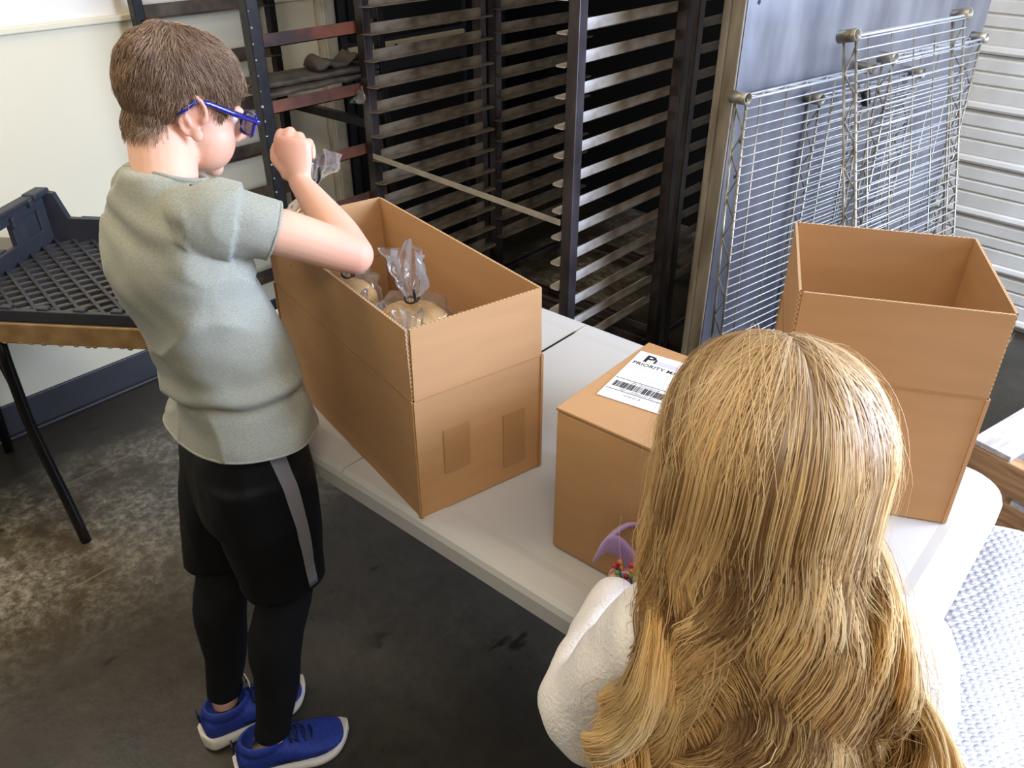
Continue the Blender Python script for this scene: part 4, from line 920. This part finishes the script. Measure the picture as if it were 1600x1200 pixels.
for h_, k_, a_ in ((hR, kR, aR), (hL, kL, aL)):
    cf = k_.lerp(a_, .3) - fp * .012; b = MB(); pts = [h_.lerp(k_, .5), h_.lerp(k_, .85), k_, cf, k_.lerp(a_, .62), k_.lerp(a_, .84), k_.lerp(a_, .945)]; rs = [.072, .060, .0545, .0545, .0450, .0385, .0365]
    secs = []
    for i, p in enumerate(pts): secs.append((p, rp, fp, rs[i], rs[i] * 1.04))
    b.loft(secs, 26, sub=6); me = b.mesh('leggings'); a = wrinkle(arr(me), .0028, 30, a_.x * 9); setarr(me, a); drop(me, lambda c_, n_: len([0]) and abs(n_.z) > .8 and c_.z < .2); link('leggings', me, 'legging', boy, True, world=True)
# sneakers
def sneaker(heel, yaw, tagged):
    X = Matrix.Translation(heel) @ Matrix.Rotation(yaw - math.pi / 2, 4, 'Z'); b = MB(); x_, y_, z_ = (1, 0, 0), (0, 1, 0), (0, 0, 1); L = .238
    # upper: sections along the foot, (y, half width, height, floor)
    secs = []
    for y, wv, hh, x0_ in ((.004, .020, .072, 0), (.014, .031, .086, 0), (.045, .036, .088, 0), (.080, .040, .092, .002), (.112, .042, .084, .004), (.145, .045, .068, .005), (.180, .046, .053, .004), (.212, .038, .040, -.001), (.232, .022, .034, -.005), (.239, .008, .028, -.008)):
        zc = (.018 + hh) / 2; secs.append(((x0_, y, zc), x_, z_, wv, (hh - .018) / 2))
    b.loft(secs, 28, X, 0, 5, 2.5); b.ell((0, .062, .088), (.040, .054, .028), X); b.loft([((0, .100, .070), x_, z_, .024, .012), ((0, .106, .100), x_, z_, .026, .010), ((0, .110, .128), x_, z_, .024, .007)], 16, X, 0, 4)
    up = union(b, .0035, 5, 'shoe')
    # ankle opening: press the middle of the collar down
    a = arr(up); Xi = X.inverted()
    for i in range(len(a)):
        p = Xi @ V(a[i]); q = ((p.x / .033) ** 2 + ((p.y - .064) / .044) ** 2)
        if p.z > .07 and q < 1: p.z = .068 + (p.z - .068) * max(0, q) ** 2; a[i] = X @ p
    setarr(up, a)
    s = part('shoe', up, 'shoe_blue', boy, True, world=True, label='blue sneaker with white sole'); sub_root(s, boy)
    # sole
    b = MB(); out = []
    prof = ((-.004, .016, 0), (.012, .037, 0), (.05, .040, 0), (.09, .038, .003), (.13, .043, .006), (.17, .049, .006), (.205, .044, .002), (.230, .028, -.004), (.244, .006, -.008))
    S2 = []
    for y, wv, xo in prof: S2.append((y, wv, xo, .036 - .030 * min(1, y / .15) * .45 + (.010 if y < .02 else 0) + (.006 * max(0, (y - .2) / .04))))
    rings = []
    for y, wv, xo, h_ in S2:
        lift = .010 * max(0, (y - .19) / .05) ** 2 + .006 * max(0, (.01 - y) / .014)
        rings.append(((xo, y, lift + h_ / 2), x_, z_, wv, h_ / 2))
    b.loft(rings, 24, X, 0, 5, 4.0); part('sole', b, 'sole', s, True, world=True, label='white foam sole')
    for k in range(4):
        y = .116 + k * .015; zt_ = .0865 - k * .0085; b = MB(); b.tube([(-.022 + .004, y, zt_ - .006), (-.01, y + .002, zt_ + .0015), (.004, y + .003, zt_ + .003), (.018, y + .002, zt_ + .001), (.028, y, zt_ - .008)], .0024, 6, X=X); part('lace', b, 'shoe_navy', s, True, world=True)
    b = MB(); b.tube([(.0, .116, .092), (-.012, .13, .092), (-.006, .142, .084), (.006, .135, .088), (.02, .118, .090), (.03, .13, .078)], .0018, 6, X=X); part('lace', b, 'shoe_navy', s, True, world=True)
    # dark side emblem: a swept tick that thins towards the heel
    bv = BVHTree.FromPolygons([tuple(v) for v in a], [tuple(p.vertices) for p in s.data.polygons]); b = MB(); rows = []
    for k in range(19):
        t_ = k / 18; y = .085 + .115 * t_; zc = .030 + .020 * (1 - t_) ** 2 * 1.0 + .022 * max(0, t_ - .55) * 1.6; hw = .0075 * math.sin(math.pi * min(1, .06 + t_ * .94)) ** .8
        for s2 in (-1, 1):
            o_ = X @ V((.12, y - .25 * (zc - .03), zc + hw * s2)); hit = bv.ray_cast(o_, X.to_3x3() @ V((-1, 0, 0))); rows.append((hit[0] if hit[0] else X @ V((.045, y, zc))) + (X.to_3x3() @ V((1, 0, .2))) * .0009)
    b.add(rows, [(k * 2, k * 2 + 1, k * 2 + 3, k * 2 + 2) for k in range(18)]); part('side_emblem', b, 'shoe_navy', s, True, world=True)
    b = MB(); b.box((0, .002, .095), (.018, .004, .03), X, bev=.0015); part('heel_tab', b, 'shoe_navy', s, world=True)
    b = MB(); b.ell((0, .064, .066), (.028, .038, .010), X); part('lining', b, 'black', s, True, world=True)
    if tagged:
        b = MB(); b.box((0, .118, .126), (.026, .003, .022), X, bev=.001); tg = part('tongue_tag', b, 'white_tag', s, world=True); b = MB(); b.box((0, .1163, .127), (.012, .0012, .005), X); b.box((0, .1163, .119), (.016, .0012, .002), X); part('tag_print', b, 'ink', s, world=True)
sneaker(V((-1.140, .424, 0)), R(65.5), False); sneaker(V((-1.262, .418, 0)), R(78), True)
# the bag he is lifting out of the box
hb = bread_bag('clear bread bag with black print hanging from the boy\'s raised fist', (-1.190, .838, .985), R(20), L=.145, w=.10, d=.085, neck=.060, ruff=.05, lean=.010, group='bagged loaves')
hl = MB(); hl.box((0, 0, 0), (.030, .001, .036), bev=.0004); la = part('printed_label', hl, 'paper', hb); la.matrix_local = XF((.026, -.044, .120), R(38), R(-12))
text('E', .030, (-.011, -.012, .0008), 'ink', la, X=Matrix.Rotation(R(90), 4, 'X'), bold=.001)
# ------------------------------------------------------------------ the girl
girl = thing('person', 'girl with long wavy blonde hair and white fleece top, seen from behind', 'person', (-.16, .56, 0))
Yg = R(127); fg = V((math.cos(Yg), math.sin(Yg), 0)); rg = V((math.sin(Yg), -math.cos(Yg), 0)); bgk = -fg; UP = V((0, 0, 1))
Hc = V((-.216, .602, 1.214)); HG = frame(Hc, None, R(-20), R(127), 0)
sm2 = V((-.166, .597, 1.012)); gSL, gSR = sm2 - rg * .115, sm2 + rg * .115
gEL, gWL = V((-.328, .518, .838)), V((-.415, .700, .826)); gER = V((-.045, .690, .835)); gWR = V((-.10, .90, .80))
ghip = V((-.135, .575, .66)); ghR, ghL = ghip + rg * .06, ghip - rg * .06
gkR, gkL = V((-.098, .60, .37)), V((-.185, .535, .37)); gaR, gaL = V((-.098, .565, .075)), V((-.185, .50, .075))
b = MB(); head_shapes(b, HG, .90)
b.loft([(ghip - V((0, 0, .05)), rg, fg, .11, .08), (ghip + V((0, 0, .08)), rg, fg, .105, .075), (V((-.155, .588, .88)), rg, fg, .11, .078), (sm2 - V((0, 0, .05)), rg, fg, .115, .072), (sm2 + V((0, 0, .04)), rg, fg, .06, .05)], 26, sub=5)
b.limb([sm2 - V((0, 0, .03)), sm2 + V((0, 0, .06)), HG @ V((0, -.02, -.05))], [.047, .043, .046], 18)
for S_, E_, W_ in ((gSL, gEL, gWL), (gSR, gER, gWR)):
    b.limb([sm2.lerp(S_, .5) - V((0, 0, .02)), S_ - V((0, 0, .012)), S_.lerp(E_, .5), E_, E_.lerp(W_, .35), E_.lerp(W_, .7), W_], [.042, .039, .033, .028, .028, .023, .017], 18)
hand_shapes(b, gWL, (-.25, .92, -.30), (-.25, .25, .92), (.93, .28, .2), .88, (30, 55, 45)); hand_shapes(b, gWR, (-.5, .85, -.05), (.1, .1, .98), (-.86, -.5, .1), .88, (25, 35, 30))
for h_, k_, a_ in ((ghR, gkR, gaR), (ghL, gkL, gaL)):
    b.limb([h_, h_.lerp(k_, .5), k_, k_.lerp(a_, .3) - fg * .01, k_.lerp(a_, .7), a_, a_ - V((0, 0, .045))], [.074, .06, .045, .044, .034, .029, .03], 18)
    b.limb([a_ - V((0, 0, .045)), a_ + fg * .06 - V((0, 0, .05)), a_ + fg * .11 - V((0, 0, .058))], [.028, .025, .017], 14)
me = union(b, .0034, 6, 'body'); skin_cols(me, (228, 184, 158), (218, 140, 124), [(HG @ V((.04, .07, -.035)), .03, .5), (HG @ V((-.04, .07, -.035)), .03, .5)])
gb = part('body', me, 'skin', girl, True, world=True)
for s in (-1, 1):
    b = MB(); X = HG @ Matrix.Scale(.90, 4); b.ell((s * .029, .0745, .006), (.0115, .0115, .0115), X); b.ell((s * .029, .0840, .004), (.0052, .003, .0052), X, 1); part('eye', b, ['lip', 'iris'], girl, True, world=True)
# fleece top
b = MB()
b.loft([(ghip - V((0, 0, .02)), rg, fg, .135, .100), (V((-.140, .578, .74)), rg, fg, .138, .102), (V((-.153, .588, .86)), rg, fg, .134, .100), (V((-.160, .592, .95)), rg, fg, .135, .096), (sm2 - V((0, 0, .01)), rg, fg, .122, .086), (sm2 + V((0, 0, .040)), rg, fg, .078, .064), (sm2 + V((0, 0, .062)), rg, fg, .056, .054)], 34, sub=6, power=2.2)
for S_, E_, W_ in ((gSL, gEL, gWL), (gSR, gER, gWR)):
    b.limb([sm2.lerp(S_, .45) - V((0, 0, .03)), S_ - V((0, 0, .016)), S_.lerp(E_, .5), E_, E_.lerp(W_, .3), E_.lerp(W_, .58), E_.lerp(W_, .80)], [.056, .060, .058, .058, .052, .044, .036], 22)
    c_ = E_.lerp(W_, .84); d = (W_ - E_).normalized(); b.limb([c_ - d * .012, c_, c_ + d * .016], [.033, .035, .033], 20)
fm = union(b, .005, 8, 'sweatshirt')
for S_, E_, W_ in ((gSL, gEL, gWL), (gSR, gER, gWR)): d = (W_ - E_).normalized(); p = E_.lerp(W_, .84) + d * .030; cutplane(fm, p, d, p, .06)
cutplane(fm, ghip + V((0, 0, .0)), V((0, 0, -1)), ghip, .22); p = sm2 + V((0, 0, .055)); cutplane(fm, p, UP, p, .09)
a = arr(fm); nn = norms(fm)
for i in range(len(a)):
    p = a[i]; dE = (V(p) - gEL).length; f = .006 * noise.noise(V((p[0] * 11, p[1] * 11, p[2] * 13))) + .003 * noise.noise(V((p[0] * 28, p[1] * 28, p[2] * 28)))
    if dE < .14: t_ = (V(p) - gSL).dot((gEL - gSL).normalized()); f += .0065 * math.sin(t_ * 95 + p[2] * 40) * math.exp(-(dE / .08) ** 2)
    a[i] += nn[i] * f
setarr(fm, a); fl = part('sweatshirt', fm, 'fleece', girl, True, world=True, label='white fleece sweatshirt'); solid(fl, .003)
# trousers and shoes (out of frame, kept simple but whole)
b = MB(); b.loft([(ghip + V((0, 0, .06)), rg, fg, .118, .088), (ghip, rg, fg, .124, .092), (ghip - V((0, 0, .06)), rg, fg, .124, .09)], 26, sub=5)
for h_, k_, a_ in ((ghR, gkR, gaR), (ghL, gkL, gaL)): b.limb([h_, h_.lerp(k_, .5), k_, k_.lerp(a_, .5), a_ + V((0, 0, .02))], [.082, .068, .054, .048, .040], 20)
part('trousers', union(b, .006, 6, 'trousers'), 'shoe_navy', girl, True, world=True, label='navy trousers')
for a_ in (gaR, gaL):
    b = MB(); X = Matrix.Translation(V((a_.x, a_.y, 0)) - fg * .05) @ Matrix.Rotation(Yg - math.pi / 2, 4, 'Z')
    b.loft([((0, .0, .05), (1, 0, 0), (0, 0, 1), .028, .034), ((0, .05, .055), (1, 0, 0), (0, 0, 1), .034, .045), ((0, .11, .036), (1, 0, 0), (0, 0, 1), .038, .030), ((0, .175, .022), (1, 0, 0), (0, 0, 1), .028, .016)], 22, X, sub=5, power=2.4); s_o = part('shoe', b, 'lavender', girl, True, world=True)
    b = MB(); b.loft([((0, -.006, .008), (1, 0, 0), (0, 0, 1), .03, .0085), ((0, .06, .008), (1, 0, 0), (0, 0, 1), .035, .0085), ((0, .12, .008), (1, 0, 0), (0, 0, 1), .041, .0085), ((0, .185, .009), (1, 0, 0), (0, 0, 1), .028, .0085)], 20, X, sub=4, power=4); sub_root(s_o, girl); part('sole', b, 'sole', s_o, True, world=True)

# ---- hair: a scalp-and-back mass, then thousands of thin wavy strands in locks
HR = (.080, .092, .094)                      # lateral, front-back, vertical radii with hair
def spine(z):
    t_ = min(1, max(0, (Hc.z - .02 - z) / .24)); q = V((Hc.x, Hc.y, 0)).lerp(V((sm2.x, sm2.y, 0)) + bgk * .012 - rg * .014, t_ * t_ * (3 - 2 * t_))
    return q
def widths(z):
    zs = (.50, .70, .82, .92, 1.0, 1.08, 1.15, 1.223); A_ = (.085, .100, .112, .118, .114, .103, .089, .081); B_ = (.108, .116, .118, .118, .112, .094, .090, .090)
    return np.interp(z, zs, A_), np.interp(z, zs, B_)
def outer(phi, z, k=1.0):
    """point on the hanging hair's outside; phi: 0 = her right, 90 = her back, 180 = her left"""
    A_, B_ = widths(z); c_ = spine(z); sl = max(0, min(1, (1.13 - z) / .10)); sn = math.sin(phi); smin = -.45 + sl * 1.0
    sn2 = smin + (sn - smin) * 1.0 if sn > smin else smin
    return V((c_.x, c_.y, z)) + rg * A_ * math.cos(phi) * k + bgk * B_ * sn2 * k
def scalp_dir(v): return V((v[0] / HR[0], v[1] / HR[1], v[2] / HR[2])).normalized()
def on_scalp(d): return HG @ V((d.x * HR[0], d.y * HR[1] - .008, d.z * HR[2] + .004))
def guide(phi, u, zend, seed, lift=0.0, amp=1.0, K=50):
    """root beside the parting at u (0 crown .. 1 brow), over the scalp to bearing phi, then hanging with a growing wave"""
    sd = math.cos(phi); side = 1 if sd >= 0 else -1
    r0 = scalp_dir((.010 * (1 - u) + .003 * u + side * .004, -.070 + .125 * u, .080 + .012 * math.sin(u * 3.1) - .02 * u))
    # equator target in head space: lateral cos, back sin
    e = V((math.cos(phi), -math.sin(phi), -.10)).normalized(); pts = []
    ang = r0.angle(e); n1 = max(7, int(K * .30)); sa = math.sin(ang)
    for i in range(n1):
        t_ = i / (n1 - 1); d = (r0 * math.sin((1 - t_) * ang) + e * math.sin(t_ * ang)) / sa; q = on_scalp(d.normalized()); o_ = (q - Hc).normalized(); pts.append(q + o_ * (.002 + lift * math.sin(min(1, t_ * 1.3) * math.pi * .5)))
    z0 = pts[-1].z; pe = pts[-1]; off = pe - outer(phi, z0)
    L0 = z0 - zend; wl = .15 + .02 * math.sin(phi * 5); ph0 = 3.0 * math.sin(phi * 4.1 + 1) + RNGG.uniform(-.6, .6); am = amp * RNGG.uniform(.7, 1.25)
    for i in range(1, K - n1 + 1):
        t_ = i / (K - n1); z = z0 - L0 * t_; q = outer(phi, z) + off * max(0, 1 - t_ * 2.5); s_l = z0 - z
        wv_ = min(1, max(0, (s_l - .02) / .22)); g = am * .026 * wv_ * wv_ * (3 - 2 * wv_); a_ = ph0 + s_l / wl * 2 * math.pi
        tang = (rg * -math.sin(phi) + bgk * math.cos(phi)); nrm = (rg * math.cos(phi) + bgk * math.sin(phi)); q = q + tang * g * math.sin(a_) + nrm * (g * .65 * math.cos(a_) + .004 * lift * 100 * 0)
        pts.append(q)
    return np.array([tuple(p) for p in pts])
RNGG = np.random.default_rng(5)
G = []; tones = []
blond = np.array(lin((255, 230, 172))[:3]); mid = np.array(lin((222, 184, 128))[:3]); dk = np.array(lin((142, 106, 70))[:3]); ash = np.array(lin((196, 170, 138))[:3])
for k in range(130):
    phi = RNGG.uniform(-.35, math.pi + .35); side = abs(math.cos(phi)); u = RNGG.uniform(0, 1) ** (2.2 if side < .45 else .8) * (.15 + .85 * side)
    layer = RNGG.uniform(0, 1); G.append((guide(phi, u, RNGG.uniform(.70, .80), k, lift=RNGG.uniform(-.004, .008), amp=RNGG.uniform(.6, 1.15)), .010 + .006 * RNGG.uniform(), layer)); tones.append((RNGG.uniform(.85, 1), RNGG.uniform(.0, .3), RNGG.uniform(.3, .7))[RNGG.choice(3, p=(.34, .30, .36))])
# long locks falling forward over the left shoulder and out beyond the right
for k in range(26):
    left = k < 17; phi = math.pi + RNGG.uniform(-.10, .30) if left else RNGG.uniform(-.2, .08); g_ = guide(phi, RNGG.uniform(.3, .9), RNGG.uniform(.80, .90) if left else RNGG.uniform(.76, .85), 500 + k, .006, 1.0)
    t_ = np.clip((1.13 - g_[:, 2]) / .20, 0, 1); ext = RNGG.uniform(.02, .06) if left else RNGG.uniform(.0, .03); g_ = g_ + (t_[:, None] ** 1.5) * np.array(tuple((-rg if left else rg) * ext + bgk * (.035 + .02 * (1 - ext)))) 
    g_[:, 2] += t_ * .02; G.append((g_, .007, .9)); tones.append(.75 + .25 * RNGG.uniform())
S_all, R_all, C_all, N_all, B_all = [], [], [], [], []
for (g_, cr, layer), tone in zip(G, tones):
    m_ = 84 if cr > .0075 else 56; s_ = np.linspace(0, 1, len(g_)); T = np.gradient(g_, axis=0); T /= np.linalg.norm(T, axis=1)[:, None] + 1e-9
    nr = np.zeros_like(g_); cz = np.array([tuple(spine(z)) for z in g_[:, 2]]); nr[:, :2] = g_[:, :2] - cz[:, :2]; hd = g_ - np.array(tuple(Hc)); wgt = np.clip((g_[:, 2] - 1.16) / .1, 0, 1)[:, None]; nr = nr / (np.linalg.norm(nr, axis=1)[:, None] + 1e-9) * (1 - wgt) + hd / np.linalg.norm(hd, axis=1)[:, None] * wgt
    bt = np.cross(T, nr); bt /= np.linalg.norm(bt, axis=1)[:, None] + 1e-9
    for j in range(m_):
        a_ = RNGG.uniform(0, 6.28); q = cr * math.sqrt(RNGG.uniform()); prof = np.interp(s_, (0, .12, .35, .8, 1), (.35, 1.0, 1.25, .9, .30)); wob = .0016 * np.sin(s_ * RNGG.uniform(10, 30) + RNGG.uniform(0, 6)) * s_
        P = g_ + bt * (q * math.cos(a_) * 1.7 * prof + wob)[:, None] + nr * (q * math.sin(a_) * .75 * prof + .001)[:, None]
        if RNGG.uniform() < .06: P = P + nr * (.012 * s_ * RNGG.uniform(.3, 1.2))[:, None] + bt * (RNGG.normal(0, .012) * s_)[:, None]
        nv_ = nr * .75 + (bt * (math.cos(a_) * 1.2) + nr * math.sin(a_) * .6) * (q / cr) * .62; N_all.append(nv_ / (np.linalg.norm(nv_, axis=1)[:, None] + 1e-9))
        ro = RNGG.normal(0, .5); B_all.append(bt * math.cos(ro) + nr * math.sin(ro)); S_all.append(P); R_all.append(np.interp(s_, (0, .5, 1), (.00040, .00050, .00026)) * RNGG.uniform(.8, 1.25))
        tn = np.clip(tone + RNGG.normal(0, .09), 0, 1); tipc = mid * (1 - tn) + blond * tn if tn > .35 else dk * (1 - tn / .35) + mid * (tn / .35); rootc = ash * .75 + tipc * .25
        w_ = np.clip(s_ / .30, 0, 1)[:, None]; c4 = np.ones((len(s_), 4)); c4[:, :3] = rootc * (1 - w_) + tipc * w_; C_all.append(c4)
# flyaways round the crown and sides
for k in range(260):
    phi = RNGG.uniform(-.6, math.pi + .6); g_ = guide(phi, RNGG.uniform(0, 1), RNGG.uniform(.75, 1.1), 900 + k, RNGG.uniform(.006, .016), 1.3); n_ = len(g_); s_ = np.linspace(0, 1, n_); hd = g_ - np.array(tuple(Hc)); hd /= np.linalg.norm(hd, axis=1)[:, None]
    P = g_ + hd * (RNGG.uniform(.0, .020) * np.sin(s_ * RNGG.uniform(2, 5)) + .006 * s_)[:, None] + np.array([RNGG.normal(0, .012), RNGG.normal(0, .012), 0]) * s_[:, None]
    B_all.append(np.cross(np.gradient(P, axis=0), hd) / (np.linalg.norm(np.cross(np.gradient(P, axis=0), hd), axis=1)[:, None] + 1e-9)); N_all.append(hd); S_all.append(P); R_all.append(np.full(n_, .00026)); c4 = np.ones((n_, 4)); c4[:, :3] = mid * .5 + blond * .5; C_all.append(c4)
# underlying mass
b = MB(); nphi = 40; rows = []
for t_ in np.linspace(0, 1, 9)[1:]:
    for i in range(nphi):
        phi = -.5 + (math.pi + 1.0) * i / (nphi - 1); r0 = scalp_dir((.01, -.06, .083)); e = V((math.cos(phi), -math.sin(phi), -.10)).normalized(); ang = r0.angle(e); d = (r0 * math.sin((1 - t_) * ang) + e * math.sin(t_ * ang)) / math.sin(ang); q = on_scalp(d.normalized()); rows.append(Hc + (q - Hc) * .965)
zq = rows[-1].z
for z in np.linspace(zq - .02, .74, 20):
    for i in range(nphi): phi = -.5 + (math.pi + 1.0) * i / (nphi - 1); rows.append(outer(phi, z, .93 - .02 * math.sin(phi * 14 + z * 20)))
nr_ = len(rows) // nphi; fs = [(k * nphi + i, k * nphi + i + 1, (k + 1) * nphi + i + 1, (k + 1) * nphi + i) for k in range(nr_ - 1) for i in range(nphi - 1)]
cidx = len(rows); rows.append(Hc + (on_scalp(scalp_dir((.01, -.06, .083))) - Hc) * .965); fs += [(cidx, i + 1, i) for i in range(nphi - 1)]
b.add(rows, fs); hm = part('hair', b, 'hair_girl_under', girl, True, world=True, label='long wavy blonde hair'); solid(hm, .006)
hs = ribbons('hair_strands', np.array(S_all), np.array(R_all), np.array(B_all), np.array(C_all), np.array(N_all)); hs.transform(ROOTM[girl.name].inverted()); part('hair_strands', hs, 'hair_girl', hm, True, kind='stuff')

# ------------------------------------------------------------------ lavender cloth with beads in her left hand
lv = thing('cloth_bow', 'lavender cloth bow with red and green beads in front of parcel, at girl\'s hand', 'bow', (-.437, .750, .832)); LX = XF((.008, .008, .012), R(30), R(-36)) @ Matrix.Scale(1.28, 4)
b = MB()
def band(pts, wd, th=.0022):
    # a soft ribbon: centreline pts, width along wd
    P = [V(p) for p in pts]; vs = []
    for i, p in enumerate(P):
        t_ = (P[min(i + 1, len(P) - 1)] - P[max(i - 1, 0)]).normalized(); n_ = t_.cross(V(wd)).normalized()
        for s, e in ((-1, -1), (-.5, -1.4), (0, -1), (.5, -.6), (1, -1), (1, 1), (.5, 1.4), (0, 1), (-.5, .6), (-1, 1)): vs.append(p + V(wd) * s * .5 + n_ * th * e)
    n = 10; K = len(P); b.add(vs, [(i * n + j, i * n + (j + 1) % n, (i + 1) * n + (j + 1) % n, (i + 1) * n + j) for i in range(K - 1) for j in range(n)] + [tuple(range(n)), tuple((K - 1) * n + j for j in range(n))], 0, LX)
band([(-.036 + .0, -.004, -.002), (-.028, 0, .012), (-.016, .0, .026), (.0, .0, .034), (.016, .0, .026), (.026, .0, .010), (.034, .0, -.008), (.038, .004, -.022)], (.004, -.030, .004))
band([(-.040, -.012, -.012), (-.034, -.012, .006), (-.018, -.006, .010), (-.004, -.004, -.006), (.006, -.002, -.014)], (.006, -.018, .022))
band([(.008, -.016, .022), (.022, -.016, .012), (.036, -.010, .006), (.044, -.004, -.008), (.040, 0, -.022)], (.010, -.022, .012))
band([(.020, -.004, .012), (.034, -.002, .016), (.046, .002, .008), (.050, .004, -.006)], (.0, -.022, .012))
cl = part('cloth', b, 'lavender', lv, True); md = cl.modifiers.new('s', 'SUBSURF'); md.levels = 1; md.render_levels = 1
bm_ = {}
for k in range(26):
    m_ = ('bead_red', 'bead_green', 'bead_green', 'bead_amber', 'bead_purple')[k % 5] if k > 8 else ('bead_red' if k % 3 else 'bead_amber')
    if m_ not in bm_: q = MB(); q.ell((0, 0, 0), (.0042, .0042, .0042), nu=8, nv=6); o = part('bead', q, m_, lv, True); bm_[m_] = o
    else: o = copy_part(bm_[m_], lv)
    x = RNG.uniform(-.020, .014); zz = -.008 - (k / 26) * .022 + RNG.uniform(-.003, .003); o.location = LX @ V((x + .006 * (k / 26), -.020 - RNG.uniform(0, .010), zz))
